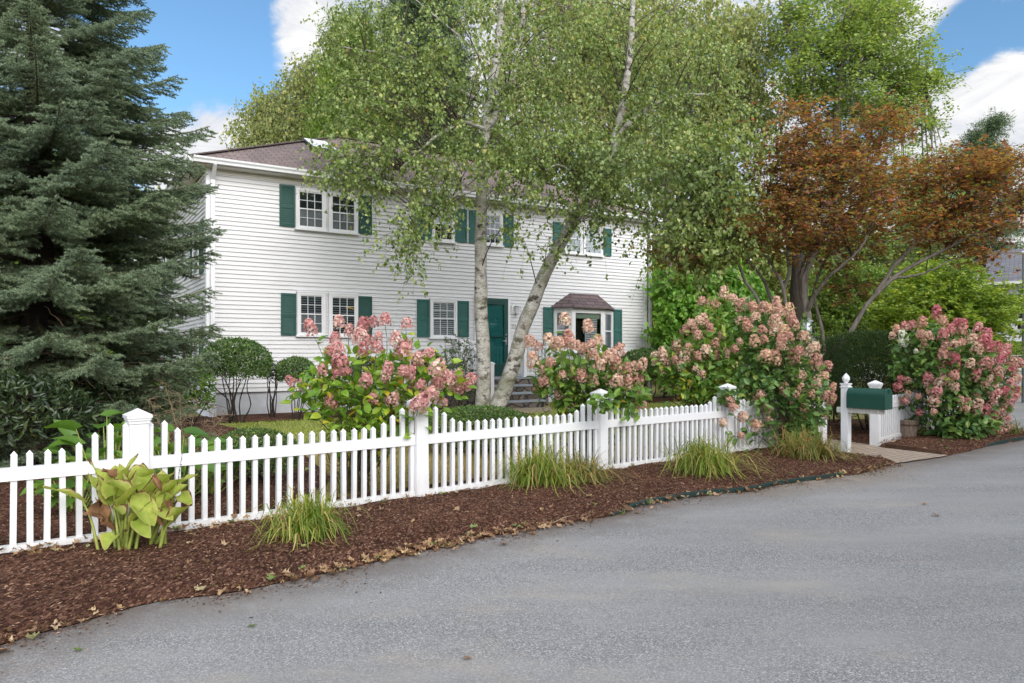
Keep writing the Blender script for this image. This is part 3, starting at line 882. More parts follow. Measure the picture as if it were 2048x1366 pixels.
# hip roof, one sheet with a drip edge; uv in metres for the shingle rows
SL = .49
zr = ze + .125
hx0, hx1, hy0, hy1 = -OV - .05, HL + OV + .05, -OV - .05, HDEP + OV
half = (hy1 - hy0) / 2
top = zr + SL * half
rv = [(hx0, hy0, zr), (hx1, hy0, zr), (hx1, hy1, zr), (hx0, hy1, zr), (hx0 + half, hy0 + half, top), (hx1 - half, hy0 + half, top)]
th = .035
rv2 = [(x, y, z - th) for x, y, z in rv[:4]]
rf = [(0, 1, 5, 4), (1, 2, 5), (2, 3, 4, 5), (3, 0, 4), (6, 7, 1, 0), (7, 8, 2, 1), (8, 9, 3, 2), (9, 6, 0, 3), (9, 8, 7, 6)]
me = bpy.data.meshes.new('roof')
me.from_pydata(rv + rv2, [], rf)
me.materials.append(M['shingle'])
uvl = me.uv_layers.new()
for p in me.polygons:
    nrm = p.normal
    e = Vector((-nrm.y, nrm.x, 0))
    e = e.normalized() if e.length > .01 else Vector((1, 0, 0))
    up = nrm.cross(e)
    for li in p.loop_indices:
        v = Vector(me.vertices[me.loops[li].vertex_index].co)
        uvl.data[li].uv = (v.dot(e), v.dot(up))
roof = link('roof', me, house)
def ridge_cap(p, q):
    m = MB()
    p, q = Vector(p), Vector(q)
    n = int((q - p).length / .2)
    for i in range(n):
        a, b = p.lerp(q, i / n), p.lerp(q, (i + 1.15) / n)
        m.bar(a + Vector((0, 0, .012)), b + Vector((0, 0, .022)), .24, .02)
    return m
rc = ridge_cap(rv[0], rv[4])
for a, b in ((1, 5), (4, 5)):
    t = ridge_cap(rv[a], rv[b])
    rc.add(t.v, t.f)
rc.build('ridge_cap', M['ridge'], roof)
me_rc = rc
# skylight standing open a little on the front slope
def on_roof(px, py):
    d = np.array(((px - CX) / F, 1.0, -(py - HY) / F))
    best = None
    for D in np.linspace(15, 30, 1500):
        p = d * D + np.array((0, 0, EYE)) - HO
        y = -p.dot(HN)
        if p[2] <= zr + SL * (y - hy0):
            return p.dot(HD), y
    return 3.0, 2.0
su, sy = on_roof(622, 292)
zz0 = zr + SL * (sy - hy0)
def slope_box(x0, x1, y0, y1, h0, h1):
    q = lambda y, h: zz0 + SL * (y - sy) + h
    return MB().add([(x0, y0, q(y0, h0)), (x1, y0, q(y0, h0)), (x1, y1, q(y1, h0)), (x0, y1, q(y1, h0)), (x0, y0, q(y0, h1)), (x1, y0, q(y0, h1)), (x1, y1, q(y1, h1)), (x0, y1, q(y1, h1))],
                    [(0, 3, 2, 1), (4, 5, 6, 7), (0, 1, 5, 4), (1, 2, 6, 5), (2, 3, 7, 6), (3, 0, 4, 7)])
s1 = slope_box(su - .1, su + .65, sy - .45, sy + .55, -.05, .085).build('skylight', M['dark_metal'], roof)
slope_box(su - .05, su + .60, sy - .40, sy + .50, .086, .10).build('pane', M['bulb'], s1)  # opaque pale colour stands for the sky mirrored in this glass
# downspouts
for px in (424, 1297):
    u = fac(px)[0]
    d = MB().box(u - .045, u + .045, -.12, -.04, -.02, ze - .25)
    d.bar((u, -.08, ze - .27), (u, -OV - .05, ze + .02), .09, .08, (1, 0, 0))
    d.box(u - .05, u + .05, -.125, -.035, .02, .06)
    d.build('downspout', M['gutter'], house)

def shutter(u0, u1, z0, z1, mat, parent=house, y=-.02):
    m = MB()
    w = .045
    y0, y1 = y - .035, y
    m.box(u0, u0 + w, y0, y1, z0, z1).box(u1 - w, u1, y0, y1, z0, z1)
    mid = z0 + (z1 - z0) * .47
    for a, b in ((z0, z0 + .07), (mid - .035, mid + .035), (z1 - .06, z1)):
        m.box(u0 + w, u1 - w, y0 + .002, y1, a, b)
    m.box(u0 + w, u1 - w, y1 - .012, y1 - .008, z0 + .05, z1 - .05)
    for a, b in ((z0 + .07, mid - .035), (mid + .035, z1 - .06)):
        n = max(4, int((b - a) / .042))
        for i in range(n):
            z = a + (b - a) * (i + .5) / n
            h = (b - a) / n
            m.add([(u0 + w, y0 + .008, z - h * .5), (u1 - w, y0 + .008, z - h * .5), (u1 - w, y1 - .014, z + h * .45), (u0 + w, y1 - .014, z + h * .45)], [(0, 1, 2, 3)])
    return m.build('shutter', mat, parent)

def window(u0, u1, z0, z1, up='blind_dark', low='screen', cols=3, rows=2, name='window', parent=house, case=.06, hood=True, y=-.024, muntins=True, sill=True):
    """double hung sash window in a flat casing, standing proud of the clapboards"""
    m = MB()
    yo = y - .05
    y_ = y
    y = 0.0 if y > -.03 else y
    m.box(u0, u0 + case, yo, y, z0, z1).box(u1 - case, u1, yo, y, z0, z1)
    m.box(u0 + case, u1 - case, yo, y, z1 - case, z1)
    if sill:
        m.box(u0 - .03, u1 + .03, yo - .03, y, z0 - .045, z0)
        m.box(u0 + case, u1 - case, yo, y, z0, z0 + .035)
    else:
        m.box(u0 + case, u1 - case, yo, y, z0, z0 + case)
    if hood:
        m.box(u0 - .02, u1 + .02, yo - .012, y, z1, z1 + .035)
    y = y_
    a0, a1, b0, b1 = u0 + case, u1 - case, z0 + (.035 if sill else case), z1 - case
    f = MB()
    st = .035
    mid = (b0 + b1) / 2
    for (c0, c1, yy) in ((mid - .005, b1, y - .030), (b0, mid + .022, y - .042)):
        f.box(a0, a0 + st, yy, y - .012, c0, c1).box(a1 - st, a1, yy, y - .012, c0, c1)
        f.box(a0 + st, a1 - st, yy, y - .012, c0, c0 + .028).box(a0 + st, a1 - st, yy, y - .012, c1 - .028, c1)
        if muntins:
            i0, i1, k0, k1 = a0 + st, a1 - st, c0 + .028, c1 - .028
            for c in range(1, cols):
                x = i0 + (i1 - i0) * c / cols
                f.box(x - .008, x + .008, yy + .004, y - .016, k0, k1)
            for r in range(1, rows):
                z = k0 + (k1 - k0) * r / rows
                f.box(i0, i1, yy + .006, y - .018, z - .008, z + .008)
    w = m.build(name, M['trim'], parent)
    f.build('sash', M['trim'], w)
    g = MB().box(a0 + .01, a1 - .01, y - .026, y - .022, mid, b1 - .01).box(a0 + .01, a1 - .01, y - .0365, y - .0325, b0 + .01, mid)
    g.build('pane', M['glass'], w)
    MB().box(a0, a1, y - .010, y - .006, mid, b1).build('blind', M[up], w)  # for unlit interiors this sheet is painted darkness, in the lower sash too
    MB().box(a0, a1, y - .0125, y - .0085, b0, mid).build('screen' if low == 'screen' else 'blind', M[low], w)
    return w
def win_px(x0, x1, yt, yb, **kw):
    u0, z1 = fac(x0, yt)
    u1, z0 = fac(x1)[0], fac(x0, yb)[1]
    return window(u0, u1, z0, z1, **kw)
def shut_px(x0, x1, yt, yb, mat):
    u0, z1 = fac(x0, yt)
    u1, z0 = fac(x1)[0], fac(x0, yb)[1]
    return shutter(u0, u1, z0, z1, mat)
GR, GP = M['shutter'], M['shutter_pale']
# upper floor
shut_px(558.3, 588.8, 368.3, 451.8, GR)
win_px(590.5, 650.5, 376, 456, up='dark_room', hood=False)
win_px(656.5, 714.0, 385, 462.5, up='dark_room', hood=False)
shut_px(716.5, 742.5, 391, 467, GR)
shut_px(836, 861.3, 408, 478, GP)
win_px(862.3, 907.5, 411, 481, up='curtain', low='dark_room')
shut_px(908.5, 932.5, 417, 483.5, GP)
shut_px(937, 961.8, 421, 486, GP)
win_px(962.5, 1003.2, 424, 488.5, up='dark_room', low='dark_room')
shut_px(1004, 1025.5, 429, 493.5, GP)
shut_px(1105, 1124.6, 443, 503, GP)
win_px(1125.5, 1163, 446, 505, up='curtain', low='curtain')
win_px(1164.5, 1203.3, 450, 508.5, up='curtain', low='curtain')
shut_px(1204.3, 1221, 456.5, 511.5, GP)
# ground floor
shut_px(561.2, 591.3, 586.0, 670.5, GR)
win_px(593, 649.5, 584.5, 669.8)
ornament_w = win_px(656.5, 714.5, 588, 671.5, low='blind_dark')
shut_px(716.0, 742.8, 592.2, 671.8, GR)
shut_px(833.2, 857.4, 598.3, 673.9, GP)
win_px(858.6, 912.2, 598.5, 674.5, up='blind', low='blind')
shut_px(913.4, 936.2, 601.5, 673.8, GP)
u, z = fac(698, 617)
orn = MB()
for k in range(5):
    orn.frustum(u - .10 + k * .045, u - .055 + k * .045, -.0455, -.0405, z + .02 - k * .011, u - .095 + k * .045, u - .06 + k * .045, -.0455, -.0405, z + .045 - k * .010)
orn.build('ornament', M['yellow'], ornament_w)
# side windows with their shutters, on the left wall
side = []
for zc, hh in ((3.9, .62), (1.42, .62)):
    for s in (1.25, 6.3):
        w = window(s - .42, s + .42, zc - hh, zc + hh, up='dark_room')
        a = shutter(s - .86, s - .44, zc - hh, zc + hh, GR)
        b = shutter(s + .44, s + .86, zc - hh, zc + hh, GR)
        for o in (w, a, b):
            o.matrix_local = Matrix(((0, 1, 0, 0), (-1, 0, 0, 2 * s), (0, 0, 1, 0), (0, 0, 0, 1)))
# door
u0, zt = fac(947, 590)
u1 = fac(1018)[0]
LZ = .76                                         # level of the landing
m = MB()
dz1 = zt - .02
cas = .075
m.box(u0, u0 + cas, -.075, 0, LZ, dz1).box(u1 - cas, u1, -.075, 0, LZ, dz1).box(u0 + cas, u1 - cas, -.075, 0, dz1 - .05, dz1)
dcase = m.build('door_casing', M['trim'], house)
d0, d1 = u0 + cas, u1 - cas
st = .13
m = MB()
m.box(d0, d0 + st, -0.0770, -0.0340, LZ + .02, dz1 - .05).box(d1 - st, d1, -0.0770, -0.0340, LZ + .02, dz1 - .05)
m.box(d0 + st, d1 - st, -0.0770, -0.0340, dz1 - .05 - .17, dz1 - .05).box(d0 + st, d1 - st, -0.0770, -0.0340, LZ + .02, LZ + .34)
zm = LZ + 1.13
m.box(d0 + st, d1 - st, -0.0770, -.03, zm - .012, zm + .012)
for za, zb in ((LZ + .10, LZ + .25), (dz1 - .17, dz1 - .12)):
    m.box(d0 + st, d1 - st, -0.0840, -0.0770, za, za + .012)
m.box(d0 + .05, d1 - .05, -0.0850, -0.0775, dz1 - .145, dz1 - .135)
door = m.build('storm_door', M['door_green'], house)
MB().box(d0 + st, d1 - st, -0.0640, -0.0600, LZ + .34, dz1 - .22).build('pane', M['glass'], door)
m = MB().box(d0 + .03, d1 - .03, -0.0330, -0.0270, LZ + .02, dz1 - .06)
pw = (d1 - d0 - .5) / 2
for zz_ in (LZ + .45, LZ + .62, LZ + 1.02, LZ + 1.60):
    for x in (d0 + .2, d0 + .27 + pw):
        m.box(x, x + pw, -0.0420, -0.0335, zz_, zz_ + .018)
m.build('front_door', M['door_teal'], house)
m = MB().tube([(d1 - .075, -0.0780, LZ + 1.0), (d1 - .075, -.125, LZ + 1.0), (d1 - .20, -0.1270, LZ + 1.0)], .011, 8).box(d1 - .095, d1 - .055, -0.0860, -0.0785, LZ + .90, LZ + 1.10)
m.box(d1 - .09, d1 - .06, -0.0880, -0.0785, LZ + 1.16, LZ + 1.20)
m.build('door_handle', M['metal'], door)
# wall lantern beside the door
ul, zl = fac(1028, 619)
m = MB().box(ul - .11, ul + .11, -.036, -.018, zl - .14, zl + .12).box(ul - .02, ul + .13, -.19, -.031, zl + .085, zl + .10).box(ul + .0, ul + .115, -.165, -.031, zl - .12, zl - .105)
lan = m.build('wall_lantern', M['gutter'], house)
MB().lathe([(.052, zl - .10), (.052, zl + .08)], ul + .055, -.10, 14).build('lamp_glass', M['bulb'], lan)
m = MB()
for k in range(5):
    m.box(ul - .003, ul + .113, -.163, -.160, zl - .10 + k * .042, zl - .096 + k * .042)
for k in range(3):
    m.box(ul + .0 + k * .053, ul + .005 + k * .053, -.1645, -.1605, zl - .10, zl + .08)
m.build('lamp_cage', M['metal'], lan)
# house number in the spacing of the clapboards
cu = bpy.data.curves.new('house_number', 'FONT')
cu.body = '22'
cu.size = .155
cu.extrude = .004
cu.offset = -.002
cu.space_character = 1.05
tmp = bpy.data.objects.new('house_number', cu)
C.objects.link(tmp)
dg = bpy.context.evaluated_depsgraph_get()
nme = bpy.data.meshes.new_from_object(tmp.evaluated_get(dg))
bpy.data.objects.remove(tmp)
nme.materials.append(M['numeral'])
num = link('house_number', nme, house)
un, zn = fac(1022.5, 656)
num.rotation_euler = (R(90), 0, 0)
num.location = (un, -.031, zn)

# bay window with its own little hip roof
BN = .42
ua, zbt = fac(1106.5, 614.5)
ub = fac(1225.6)[0]
zbb = fac(1106, 690)[1]
fa = fac(1144.5, 0, BN)[0]
fb = fac(1209, 0, BN)[0]
z_top = fac(1177, 617, BN)[1]
z_bot = fac(1210, 703, BN)[1]
bay = MB()
poly = [(ua, 0), (fa, -BN), (fb, -BN), (ub, 0)]
ins = [(ua + .06, 0), (fa + .03, -BN + .07), (fb - .03, -BN + .07), (ub - .06, 0)]
big = [(ua - .05, 0), (fa - .02, -BN - .06), (fb + .02, -BN - .06), (ub + .05, 0)]
bay.prism(big, z_bot - .05, z_bot)
bay.prism([(x, y * .98) for x, y in poly], z_bot, z_bot + .07)
bay.prism([(x, y * .98) for x, y in poly], z_top - .10, z_top)
bay.prism(ins, z_bot - .25, z_bot - .05)
def panel_frame(p, q, mullw):
    p, q = Vector((*p, 0)), Vector((*q, 0))
    d = (q - p).normalized()
    L = (q - p).length
    return p, d, L
for (p, q, w) in ((poly[0], poly[1], .07), (poly[1], poly[2], .09), (poly[2], poly[3], .07)):
    P, d, L = panel_frame(p, q, w)
    nrm = Vector((d.y, -d.x, 0))
    for s0, s1 in ((0, w), (L - w, L)):
        a, b = P + d * s0, P + d * s1
        bay.prism([(a.x, a.y), (b.x, b.y), (b.x - nrm.x * .05, b.y - nrm.y * .05), (a.x - nrm.x * .05, a.y - nrm.y * .05)], z_bot + .07, z_top - .10)
bayo = bay.build('bay_window', M['trim'], house)
for i, (p, q, w) in enumerate(((poly[0], poly[1], .07), (poly[1], poly[2], .09), (poly[2], poly[3], .07))):
    P, d, L = panel_frame(p, q, w)
    nrm = Vector((d.y, -d.x, 0))
    def slab(s0, s1, k0, k1, z0, z1):
        a, b = P + d * s0, P + d * s1
        return [(a.x + nrm.x * k0, a.y + nrm.y * k0), (b.x + nrm.x * k0, b.y + nrm.y * k0), (b.x + nrm.x * k1, b.y + nrm.y * k1), (a.x + nrm.x * k1, a.y + nrm.y * k1)], z0, z1
    f = MB()
    st = .04
    z0, z1 = z_bot + .07, z_top - .10
    for s0, s1, k0, k1 in ((w, w + st, z0, z1), (L - w - st, L - w, z0, z1), (w + st, L - w - st, z0, z0 + st), (w + st, L - w - st, z1 - st, z1)):
        f.prism(*slab(s0, s1, -.008, -.045, k0, k1))
    if i != 1:
        zm_ = (z0 + z1) / 2
        f.prism(*slab(w + st, L - w - st, -.006, -.045, zm_ - .02, zm_ + .02))
    f.build('sash', M['trim'], bayo)
    MB().prism(*slab(w + st, L - w - st, -.020, -.024, z0 + st, z1 - st)).build('pane', M['glass'], bayo)
    if i == 1:
        MB().prism(*slab(w + st + (L - 2 * w) * .42, L - w - st - .1, -.075, -.08, z0 + .22, z1 - st - .05)).build('blind', M['blind'], bayo)
        MB().prism(*slab(w + st, L - w - st, -.055, -.06, z1 - st - .16, z1 - st)).build('valance', plain('sage_valance', (.20, .24, .19), .9, .1), bayo)
        MB().prism(*slab(w + st, w + st + .04, -.09, -.10, z0 + st, z1 - st)).prism(*slab(w + st + .42, w + st + .56, -.09, -.10, z0 + st + .1, z1 - st - .1)).build('curtain', M['curtain'], bayo)
    else:
        MB().prism(*slab(w + st, L - w - st, -.038, -.042, z0 + st, z1 - st)).build('screen', M['screen'], bayo)
MB().box(ua + .1, ub - .1, -.001, -.030, z_bot + .02, z_top - .11).build('room', M['dark_room'], bayo)  # thin dark slab painting the unlit interior behind the bay
ra, rb = fac(1138.5)[0], fac(1195)[0]
zrt = fac(1166, 588)[1]
ea = [(ua - .12, -.004), (fa - .06, -BN - .14), (fb + .06, -BN - .14), (ub + .10, -.004)]
rvv = [(x, y, z_top + .001) for x, y in ea] + [(x, y, z_top + .035) for x, y in ea] + [(ra, -.02, zrt), (rb, -.02, zrt)]
rff = [(0, 1, 5, 4), (1, 2, 6, 5), (2, 3, 7, 6), (3, 2, 1, 0), (4, 5, 8), (5, 6, 9, 8), (6, 7, 9), (4, 8, 9, 7)]
me = bpy.data.meshes.new('bay_roof')
me.from_pydata(rvv, [], rff)
me.materials.append(M['shingle_bay'])
uvl = me.uv_layers.new()
for p in me.polygons:
    nrm = p.normal
    e = Vector((-nrm.y, nrm.x, 0))
    e = e.normalized() if e.length > .01 else Vector((1, 0, 0))
    up = nrm.cross(e)
    for li in p.loop_indices:
        v = Vector(me.vertices[me.loops[li].vertex_index].co)
        uvl.data[li].uv = (v.dot(e), v.dot(up))
link('bay_roof', me, bayo)
shut_px(1085.6, 1105.4, 614, 690, GP)
shut_px(1226.2, 1242, 618.5, 701, GP)

# ------------------------------------------------------------------ front steps and railings
LN = 1.05
s0 = fac(922, 0, LN)[0]
s1 = fac(1100, 0, LN)[0]
t0 = fac(948, 0, LN)[0]
t1 = fac(1052, 0, LN)[0]
steps = empty('front_steps', 'fieldstone front steps with grey bluestone treads leading up to the green door', 'steps', HO, HROT)
nr = 4
LN0 = .06
m = MB().box(s0 + .03, s1 - .03, -LN + .03, -LN0, -.1, LZ - .055)
m.build('landing', M['stone'], steps)
MB().box(s0, s1, -LN, -LN0, LZ - .05, LZ).build('landing_slab', M['bluestone'], steps, bevel=.006)
rise = LZ / nr
for k in range(1, nr):
    z = LZ - rise * k
    y0 = -LN - .31 * k
    MB().box(t0 + .02, t1 - .02, y0 + .03, y0 + .31 + .025, -.1, z - .052).build('riser', M['stone'], steps)
    MB().box(t0 - .02, t1 + .02, y0, y0 + .335, z - .05, z).build('tread', M['bluestone'], steps, bevel=.006)
MB().box(t0 + .02, t1 + .5, -LN - .31 * 3 - 1.0, -LN - .31 * 3 + .02, -.08, .0).build('walk_slab', M['paver'], steps)

def railing(label, runs, posts):
    rl = empty('porch_railing', label, 'railing', HO, HROT, 'porch railings')
    for (x, y, za, zb) in posts:
        m = MB().box(x - .05, x + .05, y - .05, y + .05, za, zb).box(x - .065, x + .065, y - .065, y + .065, zb, zb + .03)
        m.frustum(x - .055, x + .055, y - .055, y + .055, zb + .03, x - .02, x + .02, y - .02, y + .02, zb + .055)
        m.build('post', M['vinyl'], rl)
    for (p, q) in runs:
        p, q = Vector(p), Vector(q)
        MB().bar(p + Vector((0, 0, .82)), q + Vector((0, 0, .82)), .075, .06).build('handrail', M['vinyl'], rl)
        MB().bar(p + Vector((0, 0, .10)), q + Vector((0, 0, .10)), .045, .05).build('bottom_rail', M['vinyl'], rl)
        n = int((q - p).length / .115)
        for i in range(1, n):
            c = p.lerp(q, i / n)
            MB().box(c.x - .016, c.x + .016, c.y - .016, c.y + .016, c.z + .12, c.z + .80).build('baluster', M['vinyl'], rl)
    return rl
yb = -LN + .07
railing('white porch railing in two runs left of the birch trunks and down the steps', [((s0 + .06, yb, LZ), (t0, yb, LZ)), ((t0, yb, LZ), (t0, -LN - .85, LZ - rise * 2.75)), ((s0 + .06, -.1, LZ), (s0 + .06, yb, LZ))],
        [(s0 + .06, yb, LZ, LZ + .92), (t0, yb, LZ, LZ + .92), (t0, -LN - .90, LZ - rise * 3, LZ - rise * 2.75 + .90)])
railing('white porch railing behind the middle hydrangea, under the bay window', [((t1, yb, LZ), (s1 - .06, yb, LZ)), ((s1 - .06, -.1, LZ), (s1 - .06, yb, LZ))],
        [(t1, yb, LZ, LZ + .92), (s1 - .06, yb, LZ, LZ + .92)])

# ------------------------------------------------------------------ picket fence
FROT = math.atan2(FU[1], FU[0])
def post_mesh(h=.915):
    m = MB().box(-.0635, .0635, -.0635, .0635, -.12, h)
    return m.mesh('post', M['fence'])
def cap_mesh(h=.915):
    m = MB().box(-.071, .071, -.071, .071, h - .022, h).box(-.079, .079, -.079, .079, h + .0005, h + .018).box(-.086, .086, -.086, .086, h + .0185, h + .040)
    m.frustum(-.089, .089, -.089, .089, h + .0405, -.005, .005, -.005, .005, h + .088)
    return m.mesh('post_cap', M['fence'])
PM, CM = post_mesh(), cap_mesh()
def picket_mesh(h):
    w = .019
    m = MB().box(-w, w, -w, w, .05, h - .022)
    m.add([(-w - .002, -w - .002, h - .024), (w + .002, -w - .002, h - .024), (w + .002, w + .002, h - .024), (-w - .002, w + .002, h - .024), (0, 0, h + .004)], [(0, 1, 4), (1, 2, 4), (2, 3, 4), (3, 0, 4), (3, 2, 1, 0)])
    return m.mesh('picket', M['fence'])
PK = {h: picket_mesh(h) for h in (.90, .84, .775, .742)}
rail_top = MB().box(.0635, PANEL - .0635, -.030, .030, .545, .634).mesh('rail', M['fence'])
rail_bot = MB().box(.0635, PANEL - .0635, -.032, .032, -.06, .102).mesh('rail', M['fence'])
def fence_run(label, start, rz, n, group='white picket fences'):
    fe = empty('picket_fence', label, 'fence', (start[0], start[1], 0), rz, group)
    for i in range(n + 1):
        p = link('post', PM, fe)
        p.location = (i * PANEL, 0, 0)
        c = link('post_cap', CM, p)
    for i in range(n):
        pa = link('fence_panel', rail_bot, fe)
        pa.location = (i * PANEL, 0, 0)
        link('rail', rail_top, pa)
        for k in range(24):
            j = min(k, 23 - k)
            h = (.90, .90, .84, .775)[j] if j < 4 else .742
            x = .085 + (PANEL - .17) * k / 23
            o = link('picket', PK[h], pa)
            o.location = (x, 0, 0)
            o.rotation_euler = (random.gauss(0, .004), random.gauss(0, .004), 0)
    return fe
fence_run('long white picket fence with scalloped panels running along the mulch bed beside the road', fpt(-2 * PANEL), FROT, 5)
P6 = np.array((5.56, 11.17))
fence_run('short white picket fence behind the wooden bucket, right of the brick path', P6, R(46.5), 2)

# ------------------------------------------------------------------ mailbox on its post
mp = G(1692, 912)
mb = empty('mailbox', 'dark green metal mailbox on a white post with a pointed finial', 'mailbox', (mp[0], mp[1], 0), math.atan2(FN[1], FN[0]))
# local x points to the road
MB().box(-.05, .05, -.05, .05, -.1, .985).box(-.06, .06, -.06, .06, .945, .960).build('post', M['fence'], mb, bevel=.004)
MB().box(-.058, .058, -.058, .058, .986, 1.004).lathe([(.024, 1.005), (.028, 1.018), (.040, 1.03), (.053, 1.055), (.052, 1.08), (.038, 1.105), (.016, 1.128), (.004, 1.142)], 0, 0, 8).build('finial', M['fence'], mb)
MB().box(-.11, -.051, -.045, .045, .60, .672).box(.051, .50, -.055, .055, .605, .672).build('arm', M['board'], mb)
def box_profile(w, h, n=12):
    r = w / 2
    pts = [(-r, 0)]
    pts = [(r, 0.0)] + [(r * math.cos(a), h - r + r * math.sin(a)) for a in np.linspace(0, math.pi, n)] + [(-r, 0.0)]
    return pts
def shell(x0, x1, w, h, z0, infl=0.0):
    pr = [(y * (1 + infl), z * (1 + infl)) for y, z in box_profile(w, h)]
    k = len(pr)
    vs = [(x0, y, z0 + z) for y, z in pr] + [(x1, y, z0 + z) for y, z in pr]
    return vs, [(i, (i + 1) % k, k + (i + 1) % k, k + i) for i in range(k)] + [tuple(range(k))[::-1], tuple(range(k, 2 * k))]
BZ = .673
bm = MB().add(*shell(.055, .555, .20, .275, BZ))
bx = bm.build('box', M['mail_green'], mb, smooth=False, bevel=.004)
dm = MB().add(*shell(.556, .580, .20, .275, BZ, .035))
dr = dm.build('door', M['mail_green'], mb, bevel=.006)
MB().box(.581, .592, -.012, .012, BZ + .215, BZ + .262).build('latch', M['mail_green'], dr)
MB().box(.36, .375, .1015, .108, BZ + .10, BZ + .24).box(.36, .42, .1015, .108, BZ + .20, BZ + .24).build('flag', M['rust'], mb)

# ------------------------------------------------------------------ wooden bucket, edging boards, lamp post, pole
bp = G(1816, 878)
bk = empty('wooden_bucket', 'weathered wooden bucket with a rusty band, on the mulch under the pink hydrangea', 'bucket', (bp[0], bp[1], .03), 0)
m = MB()
NS = 13
for k in range(NS):
    a0, a1 = 2 * math.pi * k / NS + .012, 2 * math.pi * (k + 1) / NS - .012
    vs = []
    jt = random.gauss(0, .004)
    for (r, z) in ((.122, 0), (.165, .285 + jt)):
        for a in (a0, a1):
            vs.append((r * math.cos(a), r * math.sin(a), z))
        for a in (a1, a0):
            vs.append(((r - .018) * math.cos(a), (r - .018) * math.sin(a), z))
    m.add(vs, [(0, 1, 5, 4), (1, 2, 6, 5), (2, 3, 7, 6), (3, 0, 4, 7), (4, 5, 6, 7), (3, 2, 1, 0)])
m.build('stave', M['barrel'], bk)
MB().lathe([(.1545, .195), (.1575, .222), (.1545, .222), (.1515, .195)], 0, 0, 26).build('band', M['rust'], bk)
MB().lathe([(.148, .266), (.150, .286), (.1655, .292), (.1685, .268)], 0, 0, 26).build('rim', M['barrel'], bk)
MB().lathe([(.115, .012), (.13, .10)], 0, 0, 20).build('soil', M['mulch'], bk)

def edging(label, a0, a1, h, off=0.0):
    ii = np.arange(int(a0), int(a1))
    pts = [np.r_[e3[i] - out[i] * (off - .012), 0] for i in ii]
    m = MB()
    vs, fs = [], []
    for j, p in enumerate(pts):
        o = out[ii[j]]
        z = h * (.25 + .75 * math.sin(min(1, j / 16) * math.pi / 2)) * (1 + .05 * math.sin(j * .31)) * (.62 + .38 * math.sin(j * .083 + 1.1) ** 2)
        for w, zz_ in ((.0, -.05), (.0, z), (-.045, z + .002), (-.045, -.05)):
            vs.append((p[0] + o[0] * w, p[1] + o[1] * w, zz_))
    for j in range(len(pts) - 1):
        for k in range(4):
            fs.append((j * 4 + k, j * 4 + (k + 1) % 4, j * 4 + 4 + (k + 1) % 4, j * 4 + 4 + k))
    fs += [(0, 1, 2, 3), tuple(len(pts) * 4 - 4 + k for k in (3, 2, 1, 0))]
    return tag(m.add(vs, fs).build('garden_edging', M['edging']), label, 'edging', 'green garden edging')
edging('long green painted edging board curving between the mulch bed and the road', near_edge(G(1215, 1030)[:2]), near_edge(G(1690, 950)[:2]), .05)
edging('short faded green edging board in front of the large pink hydrangea by the road', near_edge(G(1962, 894)[:2]), near_edge(G(2048, 879)[:2]) + 6, .06)
pr_ = G(1750, 893)
m = MB()
for a, b in (((5.60, 10.93), (5.98, 10.14)),):
    m.bar((a[0], a[1], .035), (b[0], b[1], .02), .04, .08)
tag(m.build('border_timber', M['rust']), 'low brown timber between the brick path and the right mulch bed', 'timber')

lp = W(1614, 650, 12.6)
lamp = empty('lamp_post', 'dark lamp post with a white glass lantern behind the tall peach hydrangea', 'lamp post', (lp[0], lp[1], -.04))
MB().tube([(0, 0, -.1), (0, 0, lp[2] - .16)], .03, 10).build('post', M['dark_metal'], lamp)
lz = lp[2]
MB().frustum(-.06, .06, -.06, .06, lz - .15, -.085, .085, -.085, .085, lz - .12).build('base', M['dark_metal'], lamp)
MB().lathe([(.072, lz - .119), (.075, lz + .09)], 0, 0, 16).build('lamp_glass', M['bulb'], lamp)
m = MB()
for k in range(6):
    a = math.pi * k / 3
    m.tube([(.08 * math.cos(a), .08 * math.sin(a), lz - .12), (.08 * math.cos(a), .08 * math.sin(a), lz + .095)], .006, 5)
m.build('cage', M['grey_metal'], lamp)
MB().lathe([(.105, lz + .096), (.10, lz + .115), (.05, lz + .15), (.015, lz + .165)], 0, 0, 16).build('cap', M['grey_metal'], lamp)

up_ = W(2049, 600, 21)
pole = empty('utility_pole', 'tall grey metal pole at the right in front of the neighbouring white house', 'pole', (up_[0], up_[1], -.04))
zt_ = W(2049, 505, 21)[2]
MB().tube([(0, 0, -.1), (0, 0, zt_)], [.075, .055], 12).build('shaft', M['grey_metal'], pole)
MB().lathe([(.10, zt_ + .001), (.10, zt_ + .05), (.03, zt_ + .09)], 0, 0, 14).build('cap', M['gutter'], pole)
zz_ = W(2049, 655, 21)[2]
MB().box(-.16, -.05, -.06, .06, zz_, zz_ + .22).build('bracket', M['dark_metal'], pole)
# ------------------------------------------------------------------ trees
def add_attr(me, name, arr):
    at = me.attributes.new(name, 'FLOAT', 'POINT')
    at.data.foreach_set('value', np.asarray(arr, np.float32))
def ell_points(ells, flat=1.0):
    """cluster centres inside ellipsoids given as (px, py, rx, ry, D, rD, n) in photograph pixels and metres"""
    out = []
    for (px, py, rx, ry, D, rD, n) in ells:
        v = rdir(n) * (rng.random((n, 1)) ** .42)
        for a in v:
            out.append(W(px + a[0] * rx, py + a[1] * ry, D + a[2] * rD))
    return np.array(out)
def limb_tubes(limbs, k=16, sides=9, wob=0.0):
    parts, cent = [], []
    for pts, r0, r1 in limbs:
        P = resample(pts, k)
        if wob:
            P[1:-1] += rng.normal(0, wob, (k - 2, 3))
        rad = np.linspace(r0, r1, k) * (1 + rng.normal(0, .03, k))
        parts.append(tube_arrays(P[None], rad[None], sides))
        cent.append(P)
    return merge(parts), cent
